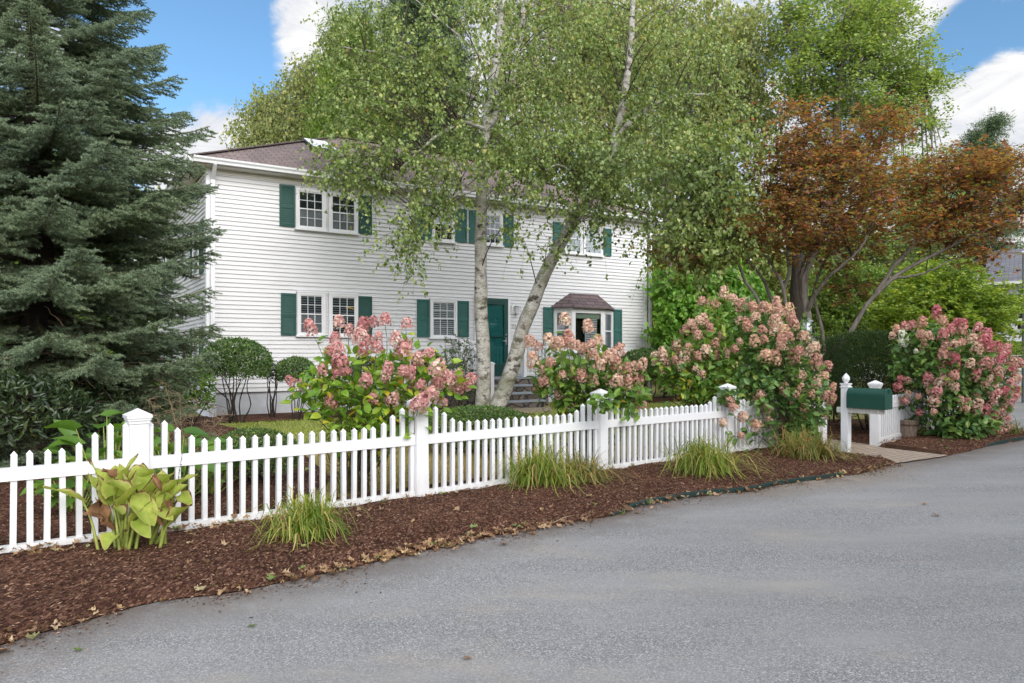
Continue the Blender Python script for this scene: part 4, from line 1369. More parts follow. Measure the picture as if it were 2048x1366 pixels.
def branch_paths(cl, cent, k=9, rise=.25, skip=.25, wig=.04):
    """curved branches from the limbs out to the cluster centres"""
    allp = np.concatenate([c[int(len(c) * skip):] for c in cent])
    P, base = [], []
    for c in cl:
        d = allp - c
        dist = np.linalg.norm(d[:, :2], axis=1) + np.abs(d[:, 2] + .55 * np.linalg.norm(d[:, :2], axis=1)) * .9
        j = np.argsort(dist)[min(len(dist) - 1, int(abs(rng.normal(0, 1.2))))]
        a = allp[j]
        L = np.linalg.norm(c - a)
        mid = (a + c) / 2 + np.array((0, 0, rise * L)) + rng.normal(0, wig * L, 3)
        t = np.linspace(0, 1, k)[:, None]
        P.append((1 - t) ** 2 * a + 2 * t * (1 - t) * mid + t * t * c)
        base.append(L)
    return np.array(P), np.array(base)
def twigs_from(cl, per, L, spread, droop, up=0.0, k=6, sp=.10):
    n = len(cl) * per
    S = np.repeat(cl, per, 0) + rng.normal(0, sp, (n, 3))
    d = rdir(n) * np.array((1, 1, spread)) + np.array((0, 0, up))
    d = unit(d)
    ln = L * rng.uniform(.55, 1.25, n)
    t = np.linspace(0, 1, k)
    P = S[:, None] + d[:, None] * (ln[:, None] * t)[..., None]
    P[..., 2] -= droop * ln[:, None] * t ** 1.8
    P[:, 1:] += rng.normal(0, .02, (n, k - 1, 3)) * L
    return P
def along(P, per, t0=.15):
    n, k, _ = P.shape
    t = rng.uniform(t0, 1, (n, per)) * (k - 1)
    i = np.minimum(t.astype(int), k - 2)
    f = (t - i)[..., None]
    r = np.arange(n)[:, None]
    p = P[r, i] * (1 - f) + P[r, i + 1] * f
    d = unit(P[r, i + 1] - P[r, i])
    return p.reshape(-1, 3), d.reshape(-1, 3)
def make_tree(name, label, cat, limbs, ells, leaf, bark, L=.07, Wd=.05, per=6, lpt=28, tl=.5, spread=.7, droop=.6, up=0.0,
              mode='hang', shape='quad', twig=None, sp=.12, group=None, k=16, rise=.25, br=.022, base=None, wob=0.0, twig_r=.0035, skip=.25, jit=.03):
    (tv, tf), cent = limb_tubes(limbs, k, wob=wob)
    loc = base if base is not None else limbs[0][0][0]
    root = empty(name, label, cat, tuple(loc), 0, group)
    off = np.asarray(loc, float)
    link('trunk', np_mesh('trunk', tv - off, tf, [bark], smooth=True), root)
    cl = ell_points(ells)
    BP, BL = branch_paths(cl, cent, rise=rise, skip=skip)
    rad = np.linspace(1, .16, BP.shape[1])[None] * (br * np.clip(BL / 2.2, .3, 1.7))[:, None]
    T = twigs_from(cl, per, tl, spread, droop, up, sp=sp)
    kk = BP.shape[1]
    T2 = twigs_from(BP[:, [int(kk * .55), int(kk * .78)]].reshape(-1, 3), max(1, per // 3), tl * .9, spread, droop, up, sp=.05)
    T = np.concatenate([T, T2])
    trd = np.linspace(1, .3, T.shape[1])[None] * np.full((len(T), 1), twig_r)
    bv, bf = merge([tube_arrays(BP, rad, 5), tube_arrays(T, trd, 3)])
    link('branches', np_mesh('branches', bv - off, bf, [twig or bark], smooth=True), root)
    p, d = along(T, lpt)
    n = len(p)
    p = p + rng.normal(0, jit, (n, 3))
    if mode == 'hang':
        ld = unit(rng.normal(0, .55, (n, 3)) + np.array((0, 0, -.75)) + d * .25)
        nr_ = unit(rng.normal(0, 1, (n, 3)) + np.array((0, -.3, .35)))
    elif mode == 'flat':
        ld = unit(rng.normal(0, 1, (n, 3)) * np.array((1, 1, .28)) + d * .5 + np.array((0, 0, -.12)))
        nr_ = unit(rng.normal(0, .42, (n, 3)) + np.array((0, 0, 1)))
    else:
        ld = unit(rng.normal(0, 1, (n, 3)) + d * .4)
        nr_ = unit(rng.normal(0, 1, (n, 3)) + np.array((0, 0, .8)))
    s = rng.uniform(.65, 1.25, n)
    v, f = leaf_arrays(p, ld, nr_, L * s, Wd * s, shape)
    cr = link('crown', np_mesh('crown', v - off, f, [leaf]), root)
    return root

# the birch: one upright and one leaning trunk from the same foot
BD = 16.6
def bw(px, py, d=0.0):
    return W(px, py, BD + d)
b_up = [bw(964, 818), bw(967, 780), bw(967, 720), bw(963, 640), bw(961, 540), bw(962, 430), bw(967, 330), bw(975, 230), bw(988, 150), bw(1000, 60), bw(1006, -40), bw(1012, -160, .3)]
b_ln = [bw(992, 818), bw(1009, 778), bw(1028, 722), bw(1049, 650), bw(1083, 562), bw(1106, 515), bw(1132, 468), bw(1168, 410), bw(1205, 350), bw(1232, 270), bw(1250, 180), bw(1262, 80), bw(1268, -40)]
def rr(px):
    return px / 2 / F * BD
birch_limbs = [(b_up, rr(31), rr(11)), (b_ln, rr(34), rr(9)),
               ([bw(976, 250), bw(1000, 215), bw(1018, 165), bw(1035, 100), bw(1046, 30, -.1), bw(1060, -60, -.2)], rr(19), rr(8)),
               ([bw(962, 345), bw(935, 368, -.3), bw(905, 395, -.7), bw(875, 425, -1.1), bw(845, 465, -1.5), bw(832, 520, -1.7), bw(812, 570, -1.8)], rr(8), rr(2)),
               ([bw(970, 260), bw(930, 245, -.4), bw(880, 268, -.8), bw(840, 300, -1.1), bw(800, 340, -1.3)], rr(9), rr(2.5)),
               ([bw(975, 210), bw(920, 180, .5), bw(860, 140, .9), bw(790, 110, 1.2), bw(720, 100, 1.2), bw(665, 90, 1.2)], rr(10), rr(2.5)),
               ([bw(988, 140), bw(940, 90), bw(880, 40), bw(820, -10)], rr(5), rr(1.5)),
               ([bw(1205, 350), bw(1250, 330, -.5), bw(1310, 320, -.9), bw(1380, 330, -2.0), bw(1440, 360, -3.0)], rr(12), rr(3)),
               ([bw(1232, 270), bw(1290, 220, .2), bw(1360, 190, .3), bw(1430, 190, .3)], rr(11), rr(3)),
               ([bw(1172, 405), bw(1150, 360, -.8), bw(1120, 330, -1.3), bw(1090, 340, -1.6)], rr(8), rr(2.5))]
B = 16.5
birch_ells = [(720, 90, 110, 110, B + .8, 1.6, 26), (850, 60, 120, 120, B, 1.9, 30), (730, 215, 95, 75, B, 1.5, 20), (830, 175, 110, 110, B - .3, 1.7, 30),
              (760, 300, 125, 55, B - .8, 1.3, 25), (900, 290, 110, 70, B - .6, 1.4, 24), (1000, 70, 110, 110, B, 1.9, 26), (1090, 210, 120, 120, B - .2, 1.9, 34),
              (1050, 295, 110, 70, B - .7, 1.5, 24), (1160, 290, 100, 75, B - .5, 1.6, 25), (1270, 210, 130, 120, B, 1.9, 34), (1310, 320, 120, 75, B - 1.4, 1.6, 32),
              (1420, 300, 112, 100, B - 2.9, 1.1, 36), (1425, 420, 100, 75, B - 3.2, .9, 30), (1420, 500, 75, 38, B - 3.3, .6, 12), (1350, 470, 60, 40, B - 2.8, .7, 10), (1180, 60, 120, 110, B + .3, 2.0, 28), (1330, 90, 130, 110, B + .4, 2.0, 28), (1450, 150, 80, 100, B + .3, 1.5, 14),
              (850, 390, 60, 40, B - 1.7, .7, 8), (812, 480, 24, 50, B - 2.0, .5, 7), (735, 365, 50, 30, B - 1.2, .7, 6), (690, 310, 50, 36, B - 1.2, .8, 8), (1060, 380, 70, 36, B - 1.2, .8, 8), (1045, 450, 22, 30, B - 1, .4, 2),
              (1215, 375, 75, 40, B - 1.2, .8, 10), (1150, 385, 40, 30, B - 1., .7, 4), (1310, 410, 60, 36, B - 1.2, .7, 8), (1390, 470, 50, 36, B - 1.2, .7, 7), (1095, 460, 22, 25, B - 1.3, .5, 2), (900, 400, 25, 25, B - 1.1, .4, 2), (1185, 430, 45, 24, B - 1.0, .5, 6), (880, 425, 30, 25, B - 1.5, .4, 3)]
birch = make_tree('birch_tree', 'large birch with an upright and a leaning white trunk in front of the green door', 'tree', birch_limbs, birch_ells, M['birch_leaf'], M['birch_bark'],
                  L=.080, Wd=.066, per=5, lpt=14, tl=.62, spread=.6, droop=.75, mode='hang', twig=M['twig_birch'], sp=.17, base=bw(976, 818), wob=.006, k=30, br=.020, skip=.22, twig_r=.0042)

# bronze Japanese maple behind the tall hydrangea
MD = 14.2
def mw(px, py, d=0.0):
    return W(px, py, MD + d)
def mr(px):
    return px / 2 / F * MD * .68
foot = [mw(1622, 850), mw(1622, 790)]
ml = [([mw(1622, 850), mw(1622, 780), mw(1617, 690), mw(1616, 640), mw(1607, 600), mw(1611, 545), mw(1640, 480), mw(1662, 420), mw(1668, 330, .3)], mr(34), mr(6)),
      ([mw(1618, 790), mw(1570, 700, -.2), mw(1522, 612, -.4), mw(1490, 560, -.5), mw(1477, 522, -.5), mw(1452, 490, -.6), mw(1420, 465, -.8)], mr(18), mr(5)),
      ([mw(1618, 790), mw(1580, 690), mw(1545, 605, .2), mw(1522, 552, .3), mw(1492, 520, .3), mw(1481, 480, .3), mw(1474, 420, .3)], mr(17), mr(5)),
      ([mw(1618, 790), mw(1590, 700), mw(1573, 620, -.2), mw(1566, 572, -.2), mw(1542, 528, -.1), mw(1530, 490), mw(1535, 400)], mr(16), mr(5)),
      ([mw(1568, 580, -.2), mw(1578, 540, -.3), mw(1574, 490, -.3), mw(1580, 400, -.4)], mr(11), mr(4)),
      ([mw(1617, 650), mw(1604, 590, .4), mw(1600, 540, .5), mw(1622, 500, .6), mw(1665, 460, .8), mw(1720, 400, 1)], mr(14), mr(5)),
      ([mw(1612, 625), mw(1650, 562, -.5), mw(1690, 525, -.8), mw(1725, 490, -1), mw(1760, 420, -1.1)], mr(12), mr(4)),
      ([mw(1624, 790), mw(1645, 715), mw(1690, 680, -.2), mw(1742, 598, -.4), mw(1782, 558, -.5), mw(1832, 527, -.6), mw(1885, 500, -.7), mw(1960, 465, -.8), mw(2040, 430, -.8)], mr(19), mr(5)),
      ([mw(1752, 586, -.4), mw(1800, 520, -.5), mw(1850, 462, -.5), mw(1900, 418, -.4), mw(1948, 372, -.3)], mr(14), mr(4)),
      ([mw(1782, 558, -.5), mw(1848, 546, -.8), mw(1905, 518, -1)], mr(8), mr(3)),
      ([mw(1624, 770), mw(1652, 700, .3), mw(1640, 640, .5), mw(1626, 590, .6), mw(1650, 520, .8), mw(1700, 440, 1), mw(1740, 330, 1.2)], mr(13), mr(4))]
me_ = [(1590, 260, 85, 62, MD, 1.3, 22), (1555, 330, 65, 70, MD, 1.2, 18), (1640, 320, 110, 70, MD - .3, 1.6, 30), (1700, 270, 70, 60, MD + .3, 1.2, 13), (1775, 235, 62, 45, MD + .2, .9, 13), (1740, 340, 100, 60, MD, 1.6, 22),
       (1560, 420, 85, 60, MD - .3, 1.4, 24), (1660, 420, 105, 55, MD - .6, 1.5, 28), (1770, 420, 90, 50, MD - .4, 1.4, 20), (1850, 355, 95, 55, MD - .3, 1.3, 22), (1940, 330, 75, 50, MD - .3, 1.2, 20), (2015, 330, 60, 60, MD - .3, 1.2, 17),
       (1880, 430, 90, 45, MD - .5, 1.3, 18), (1980, 420, 90, 45, MD - .5, 1.2, 19), (1500, 470, 70, 45, MD - .3, 1.2, 16), (1590, 490, 80, 32, MD, 1.2, 13), (1690, 500, 70, 30, MD + .3, 1.2, 9), (1920, 480, 50, 24, MD - .8, .6, 6), (1960, 510, 40, 22, MD - .8, .6, 5),
       (1400, 520, 70, 28, MD - .8, .8, 9), (1330, 512, 30, 12, MD - .8, .4, 3), (1450, 430, 50, 50, MD, 1, 8), (1660, 560, 30, 30, MD + .6, .5, 3), (1700, 590, 40, 30, MD + .8, .5, 3), (2080, 400, 50, 70, MD, 1, 10), (1860, 470, 40, 25, MD + .2, .6, 4)]
make_tree('japanese_maple', 'bronze leaved Japanese maple with many grey stems fanning out behind the tall peach hydrangea', 'tree', ml, me_, M['maple_red'], M['bark_grey'],
          L=.080, Wd=.070, per=6, lpt=11, tl=.46, spread=.16, droop=.10, mode='flat', shape='star', twig=M['bark_dark'], sp=.13, base=mw(1622, 850), wob=.012, rise=.12, br=.016, skip=.45, jit=.03)

def trunk_px(pts, D, w0, w1):
    return ([W(x, y, D) for x, y in pts], w0 / 2 / F * D, w1 / 2 / F * D)
def gy(D):
    return HY + F * (EYE + .04) / D
# trees further back
D = 29.0
make_tree('maple_tree', 'tall bright green maple rising above the bronze maple', 'tree',
          [trunk_px([(1672, gy(D)), (1673, 600), (1674, 300), (1676, 190), (1690, 80), (1700, -20)], D, 30, 10), trunk_px([(1673, 420), (1640, 300), (1600, 190), (1585, 100), (1560, 0)], D, 14, 6),
           trunk_px([(1674, 330), (1730, 250), (1790, 200), (1850, 170)], D, 12, 4), trunk_px([(1676, 200), (1730, 120), (1790, 60)], D, 10, 4)],
          [(1690, 110, 105, 90, D, 3, 46), (1780, 80, 85, 75, D, 2.4, 34), (1620, 60, 80, 80, D, 2.5, 30), (1740, -10, 110, 60, D, 3, 30), (1600, 170, 70, 70, D, 2.4, 22), (1720, 210, 80, 50, D, 2.4, 22), (1800, 235, 75, 32, D, 2, 20), (1830, 165, 40, 25, D, 1.4, 9), (1872, 152, 22, 16, D, .8, 5), (1780, 150, 60, 40, D, 2, 14),
           (1850, 330, 60, 40, D, 2, 13), (1700, 330, 110, 60, D, 2.5, 22), (1780, 420, 80, 60, D, 2.4, 16), (1660, 480, 70, 60, D + 1, 2, 14), (1800, 500, 90, 50, D, 2, 20), (1900, 440, 70, 60, D, 2, 16), (1580, 400, 70, 80, D, 2, 16)], M['maple_green'], M['bark_grey'],
          L=.12, Wd=.115, per=6, lpt=17, tl=.85, spread=.35, droop=.12, mode='flat', sp=.35, jit=.10, twig_r=.007, rise=.1, br=.035, base=W(1672, gy(D), D))
D = 31.0
make_tree('weeping_birch', 'pale green weeping birch standing behind the roof, right of the tall pine', 'tree',
          [trunk_px([(1330, gy(D)), (1335, 500), (1340, 250), (1350, 60), (1355, -80)], D, 24, 9), trunk_px([(1338, 350), (1420, 200), (1470, 80)], D, 12, 4), trunk_px([(1338, 350), (1250, 200), (1210, 80)], D, 12, 4)],
          [(1350, 60, 150, 110, D, 3.2, 60), (1480, 80, 95, 120, D, 2.6, 42), (1240, 60, 120, 120, D, 3, 44), (1420, 210, 110, 110, D, 2.6, 34), (1120, 40, 110, 110, D, 3, 32), (1510, 200, 50, 90, D, 2, 14), (1010, 40, 80, 110, D, 3, 20), (1280, 230, 120, 100, D, 3, 30), (1130, 180, 90, 80, D, 3, 26), (1020, 170, 80, 70, D, 3, 18)], M['birch_leaf_far'], M['bark_grey'],
          L=.16, Wd=.12, per=7, lpt=15, tl=1.2, spread=.5, droop=1.0, mode='hang', sp=.4, jit=.10, twig_r=.007, br=.03, base=W(1330, gy(D), D))
D = 34.0
make_tree('weeping_birch', 'drooping pale birch rising behind the left end of the roof', 'tree',
          [trunk_px([(585, gy(D)), (588, 400), (590, 220), (600, 130)], D, 14, 5), trunk_px([(588, 300), (560, 230), (535, 190)], D, 8, 3), trunk_px([(588, 300), (620, 220), (640, 150)], D, 8, 3)],
          [(530, 222, 46, 40, D, 1.6, 22), (580, 232, 50, 50, D, 2, 26), (545, 270, 70, 30, D, 2, 22), (600, 150, 34, 34, D, 1.4, 11), (640, 140, 30, 40, D, 1.2, 9), (500, 265, 30, 30, D, 1, 7), (620, 270, 60, 40, D, 2, 18)], M['birch_leaf_far'], M['bark_grey'],
          L=.16, Wd=.10, per=7, lpt=15, tl=1.1, spread=.4, droop=1.15, mode='hang', sp=.35, jit=.08, twig_r=.007, br=.03, base=W(585, gy(D), D))
def pine(label, px, D, top, bot, w, layers, seed_lean=0, dens=1.0, leaf='pine_leaf'):
    """long needled pine: tiers of flat plumed boughs"""
    limbs = [trunk_px([(px, gy(D)), (px + seed_lean * .4, (bot + HY) / 2), (px + seed_lean * .8, bot), (px + seed_lean, top)], D, 18, 4)]
    ells = []
    for i in range(layers):
        f = (i + .3) / layers
        y = top + (bot - top) * f
        ww = w * (.25 + .75 * f ** .7)
        for sgn in (-1, 1):
            ells.append((px + seed_lean * (1 - f) + sgn * ww * .5 + random.uniform(-.1, .1) * w, y + random.uniform(-1, 1) * (bot - top) / layers * .4, ww * .52, max(5, (bot - top) / layers * .26), D, ww / F * D * .6, int(9 * dens)))
    return make_tree('pine_tree', label, 'tree', limbs, ells, M[leaf], M['bark_dark'], L=.30, Wd=.035, per=7, lpt=26, tl=.55, spread=.35, droop=-.25, mode='rand', sp=.28, jit=.10, twig_r=.008, rise=.05, br=.04, base=W(px, gy(D), D))
pine('dark pine at the far right, its flat top above the bronze maple', 1965, 42.0, 255, 560, 100, 8, 10, 1.1)
pine('dark pine behind the yellow green dogwood, thin against the white sky', 1850, 40.0, 380, 600, 80, 6, 0, .9)
pine('blue green pine behind the white house, left of the birch crown', 700, 31.0, 60, 330, 95, 8, 10, 1.7, 'green_leaf')
pine('tall pine behind the middle of the roof, mostly hidden by the birch crown', 840, 32.0, -160, 330, 130, 12, 10, 1.5)
D = 20.5
make_tree('dogwood_tree', 'yellow green dogwood with layered branches behind the large pink hydrangea', 'tree',
          [trunk_px([(1880, gy(D)), (1882, 740), (1890, 650), (1900, 560)], D, 16, 4), trunk_px([(1882, 740), (1840, 670), (1800, 620)], D, 9, 3), trunk_px([(1882, 720), (1940, 640), (1990, 610)], D, 9, 3)],
          [(1900, 555, 80, 22, D, 1.4, 20), (1850, 590, 90, 24, D - .2, 1.5, 24), (1940, 590, 80, 22, D - .2, 1.4, 20), (1830, 630, 90, 22, D - .5, 1.5, 24), (1920, 635, 90, 22, D - .6, 1.5, 24), (1985, 640, 45, 20, D - .5, 1, 10), (1800, 670, 70, 20, D - .5, 1.2, 15), (1890, 680, 100, 24, D - .7, 1.5, 22), (1970, 690, 60, 22, D - .7, 1.1, 11), (1880, 740, 110, 40, D - .4, 1.5, 26), (2000, 600, 30, 10, D - .6, .6, 4)], M['dogwood_leaf'], M['bark_grey'],
          L=.115, Wd=.075, per=6, lpt=22, tl=.5, spread=.2, droop=.10, mode='flat', sp=.2, jit=.04, rise=.05, br=.014, base=W(1880, gy(D), D))
D = 24.0
make_tree('leafy_tree', 'light green young tree between the bronze maple and the clipped yew', 'tree',
          [trunk_px([(1700, gy(D)), (1700, 650), (1702, 540)], D, 12, 4), trunk_px([(1700, 720), (1660, 640), (1650, 580)], D, 7, 3)],
          [(1690, 560, 60, 50, D, 1.4, 24), (1720, 640, 70, 50, D, 1.5, 26), (1660, 660, 50, 50, D, 1.4, 18), (1700, 720, 90, 40, D, 1.5, 22), (1640, 600, 30, 50, D, 1, 10), (1750, 580, 40, 40, D, 1, 10)], M['green_leaf'], M['bark_grey'],
          L=.12, Wd=.075, per=6, lpt=20, tl=.5, spread=.6, droop=.2, mode='rand', sp=.2, jit=.05, br=.014, base=W(1700, gy(D), D))
D = 22.5
pt = empty('pine_tree', 'thick dark bare trunk standing behind the stems of the bronze maple', 'tree', tuple(W(1590, gy(D), D)))
(tv, tf), _ = limb_tubes([trunk_px([(1590, gy(D)), (1592, 650), (1597, 500), (1602, 400), (1604, 350)], D, 30, 20)], 24, 12, .01)
link('trunk', np_mesh('trunk', tv - np.array(pt.location), tf, [M['bark_dark']], smooth=True), pt)
D = 23.5
make_tree('vine_thicket', 'big leaved bright green climbing bush growing beside the right corner of the house', 'bush',
          [trunk_px([(1390, gy(D)), (1385, 700), (1380, 600)], D, 8, 3), trunk_px([(1330, gy(D)), (1335, 680), (1340, 600)], D, 8, 3), trunk_px([(1450, gy(D)), (1455, 680), (1450, 580)], D, 8, 3)],
          [(1345, 570, 36, 44, D, .8, 24), (1345, 650, 40, 60, D, .8, 32), (1400, 620, 60, 60, D - .2, 1.0, 40), (1450, 560, 50, 40, D, 1, 24), (1460, 640, 50, 60, D, 1, 30), (1400, 720, 90, 50, D, 1, 40), (1510, 680, 50, 60, D, 1, 22), (1500, 590, 40, 50, D + .5, 1, 14), (1330, 720, 30, 40, D, .6, 10)], M['vine_leaf'], M['bark_dark'],
          L=.155, Wd=.115, per=6, lpt=11, tl=.45, spread=.8, droop=.5, mode='hang', shape='ovate', sp=.15, jit=.05, br=.012, base=W(1390, gy(D), D))
# woods closing the view far behind
def woods(name, ells, leaf, n_leaf=15, L=.34):
    cl = ell_points(ells)
    T = twigs_from(cl, 6, 1.4, .6, .3, sp=.8)
    p, d = along(T, n_leaf)
    n = len(p)
    p = p + rng.normal(0, .22, (n, 3))
    s = rng.uniform(.6, 1.3, n)
    v, f = leaf_arrays(p, rdir(n), unit(rng.normal(0, 1, (n, 3)) + np.array((0, 0, .6))), L * s, L * .75 * s, 'quad')
    trd = np.full((len(T), T.shape[1]), .02)
    v2, f2 = tube_arrays(T, trd, 3)
    o = link(name, np_mesh(name, np.concatenate([v, v2]), f + [x + len(v) for x in f2], [leaf]))
    return struct(o, 'stuff')
woods('woods', [(1560, 560, 130, 120, 46, 4, 70), (1720, 560, 120, 110, 50, 4, 60), (1450, 500, 120, 170, 48, 4, 60), (2130, 560, 90, 130, 55, 5, 40), (1900, 690, 170, 36, 58, 4, 40), (2200, 400, 120, 250, 56, 5, 60), (1330, 620, 60, 110, 34, 3, 40), (1270, 560, 40, 90, 40, 3, 20), (1850, 610, 150, 50, 52, 4, 40)], M['woods_leaf'])
woods('woods', [(60, 560, 200, 180, 27, 2.5, 120), (250, 640, 90, 110, 28, 2.5, 60), (-150, 450, 160, 260, 30, 3, 90), (100, 330, 110, 140, 31, 3, 40), (330, 690, 60, 70, 30, 2, 30)], M['green_leaf'], 13, .22)
woods('woods', [(900, 300, 300, 90, 44, 4, 70), (1200, 330, 250, 110, 44, 4, 70), (640, 250, 90, 60, 45, 3, 18), (760, 170, 90, 100, 46, 3, 24)], M['woods_leaf'], 13, .3)

# the trees across the road, seen only as dark reflections in the window panes
_t = rng.uniform(-.25, 1, 520)
_cl = np.stack([18 + 40 * _t + rng.normal(0, 1.5, 520), -3 + 26 * _t + rng.normal(0, 1.5, 520), rng.uniform(.2, 9.6, 520)], 1)
_p = np.repeat(_cl, 45, 0) + rng.normal(0, .8, (520 * 45, 3))
_v, _f = leaf_arrays(_p, rdir(len(_p)), rdir(len(_p)), .75, .6, 'quad')
struct(link('woods', np_mesh('woods', _v, _f, [M['rhodo_leaf']])), 'stuff')

# ------------------------------------------------------------------ blue spruce
def spruce_bough(L, seed, dens=400, wid=.0085, nl=.034):
    g = np.random.default_rng(seed)
    k = 10
    t = np.linspace(0, 1, k)
    main = np.stack([L * t, g.normal(0, .02) * L * t ** 2, -.13 * L * np.sin(t * 2.1) + .11 * L * t ** 3], 1)
    paths = [main]
    ns = int(L * 20)
    for i in range(ns):
        f = .16 + .82 * (i + g.random()) / ns
        x = np.array([np.interp(f, t, main[:, c]) for c in range(3)])
        side = 1 if i % 2 else -1
        ln = (L * .36 * (1 - f) ** .7 + .10) * g.uniform(.7, 1.2)
        ang = R(g.uniform(42, 62))
        hang = g.uniform(.1, .85)
        tt = np.linspace(0, 1, k)
        d = np.array((math.cos(ang), side * math.sin(ang), 0))
        p = x + d * (ln * tt)[:, None]
        p[:, 2] += -hang * ln * tt + .45 * hang * ln * tt ** 2.5
        paths.append(p)
        m_ = max(2, int(ln / .06))
        for j in range(m_):
            fj = .2 + .78 * (j + g.random()) / m_
            y = np.array([np.interp(fj, tt, p[:, c]) for c in range(3)])
            s2 = 1 if j % 2 else -1
            a2 = ang * side + s2 * R(g.uniform(35, 60))
            l2 = (ln * .30 * (1 - fj) + .075) * g.uniform(.7, 1.25)
            d2 = np.array((math.cos(a2), math.sin(a2), g.uniform(-.55, .12)))
            q_ = y + d2 * (l2 * tt)[:, None]
            q_[:, 2] += .12 * l2 * tt ** 2
            paths.append(q_)
    P = np.array(paths)
    ln = np.linalg.norm(np.diff(P, axis=1), axis=2).sum(1)
    cnt = np.maximum(6, (ln * dens)).astype(int)
    cnt[0] = int(cnt[0] * 1.4)
    r = np.repeat(np.arange(len(P)), cnt)
    tt = g.random(len(r)) * (k - 1) * .99 + .01
    i = tt.astype(int)
    i = np.minimum(i, k - 2)
    f = (tt - i)[:, None]
    p = P[r, i] * (1 - f) + P[r, i + 1] * f
    d = unit(P[r, i + 1] - P[r, i])
    nd = unit(d * .75 + unit(g.normal(size=(len(r), 3))) * 1.0 + np.array((0, 0, .18)))
    v, fa_ = leaf_arrays(p, nd, unit(g.normal(size=(len(r), 3))), nl * g.uniform(.8, 1.2, len(r)), wid, 'blade')
    rad = np.where(np.arange(len(P))[:, None] == 0, np.linspace(.020, .004, k)[None] * L / 2.0, np.linspace(.0036, .0016, k)[None])
    v2, f2 = tube_arrays(P, rad, 4)
    nf = len(fa_[0])
    sh_ = np.clip(.45 * tt / (k - 1) + .35 * np.clip(p[:, 0] / L, 0, 1) + .3 * np.clip(np.abs(p[:, 1]) / (.3 * L), 0, 1) + g.normal(0, .08, len(r)), 0, 1)
    att = np.r_[np.repeat(sh_, 3), np.zeros(len(v2))]
    return np.concatenate([v, v2]), fa_ + [x + len(v) for x in f2], np.r_[np.zeros(nf, int), np.ones(len(f2[0]), int)], att
ST = np.array((-6.45, 9.9, -.05))
spr = empty('blue_spruce', 'huge dark blue green spruce filling the left side behind the fence', 'tree', tuple(ST))
SH = 12.4
MB().tube([(0, 0, -.1), (.02, 0, 3), (0, .03, 7), (0, 0, SH)], [.24, .19, .11, .02], 12).build('trunk', M['bark_dark'], spr, smooth=True)
bough_me = []
for i in range(5):
    v, f, mi, sa = spruce_bough(2.5, 40 + i)
    me = np_mesh('bough', v, f, [M['spruce_needle'], M['spruce_twig']], mi)
    add_attr(me, 'shoot', sa)
    bough_me.append(me)
def spr_r(z):
    zs = [.0, .5, 1.2, 3.0, 3.9, 5.0, 6.3, 9.0, 11.4, 12.4]
    rs = [1.95, 2.1, 2.25, 2.42, 2.36, 1.95, 1.55, .95, .35, .1]
    return np.interp(z, zs, rs)
lite = spruce_bough(2.5, 77, 170, .011, .038)
cand, rest = [], []
z = .42
while z < 11.8:
    n = 10 if z < 7 else 7
    a0 = random.random() * 6.28
    for k in range(n):
        a = a0 + 2 * math.pi * (k + random.uniform(-.3, .3)) / n
        zz_ = z + random.uniform(-.10, .10)
        d = Vector((math.cos(a), math.sin(a)))
        vis = d.x * .55 - d.y * .83      # towards the camera
        edge_on = d.x
        score = max(vis, edge_on * .9)
        item = (zz_, a, spr_r(zz_) * random.uniform(.86, 1.08))
        onscreen = zz_ < 7.2 and (score > .12) and not (d.x < -.45)
        (cand if onscreen else rest).append((score, item))
    z += .40 if z < 7 else .6
cand.sort(key=lambda c: -c[0])
rest += cand[118:]
cand = cand[:118]
rest = [r for r in rest if r[1][0] < 11]
def bough_matrix(it):
    zz_, a, r = it
    s = r / 2.5
    return Matrix.Translation((math.cos(a) * .05, math.sin(a) * .05, zz_)) @ Matrix.Rotation(a, 4, 'Z') @ Matrix.Rotation(random.uniform(-.04, .16) - .02 * zz_, 4, 'Y') @ Matrix.Rotation(random.uniform(-.2, .2), 4, 'X') @ Matrix.Diagonal((s, s * random.uniform(.9, 1.15), s, 1))
for i, (sc_, it) in enumerate(cand[:98]):
    o = link('bough', bough_me[i % 5], spr)
    o.matrix_local = bough_matrix(it)
def merged_boughs(items, src):
    parts = []
    mi = []
    for _, it in items:
        mm = np.array(bough_matrix(it))
        parts.append((src[0] @ mm[:3, :3].T + mm[:3, 3], src[1]))
    v, f = merge(parts)
    nt = sum(len(x) for x in f if x.shape[1] == 3)
    nq = sum(len(x) for x in f if x.shape[1] == 4)
    order = [x.shape[1] for x in f]
    mi = np.concatenate([np.full(len(x), 0 if x.shape[1] == 3 else 1) for x in f])
    me = np_mesh('crown', v, f, [M['spruce_needle'], M['spruce_twig']], mi)
    add_attr(me, 'shoot', np.tile(src[3], len(items)))
    return me
cw = link('crown', merged_boughs(cand[98:] + rest, lite), spr)
cw['kind'] = 'stuff'
# bare dead twigs low inside the skirt of the tree
cl = np.array([(math.cos(a) * r, math.sin(a) * r, zz_) for a, r, zz_ in zip(rng.uniform(-2.4, 1.0, 90), rng.uniform(.5, 1.9, 90), rng.uniform(.3, 1.6, 90))])
T = twigs_from(cl, 3, .55, .3, .3, sp=.1)
v, f = tube_arrays(T, np.linspace(.006, .002, T.shape[1])[None] * np.ones((len(T), 1)), 3)
link('dead_twigs', np_mesh('dead_twigs', v, f, [M['twig']]), spr)

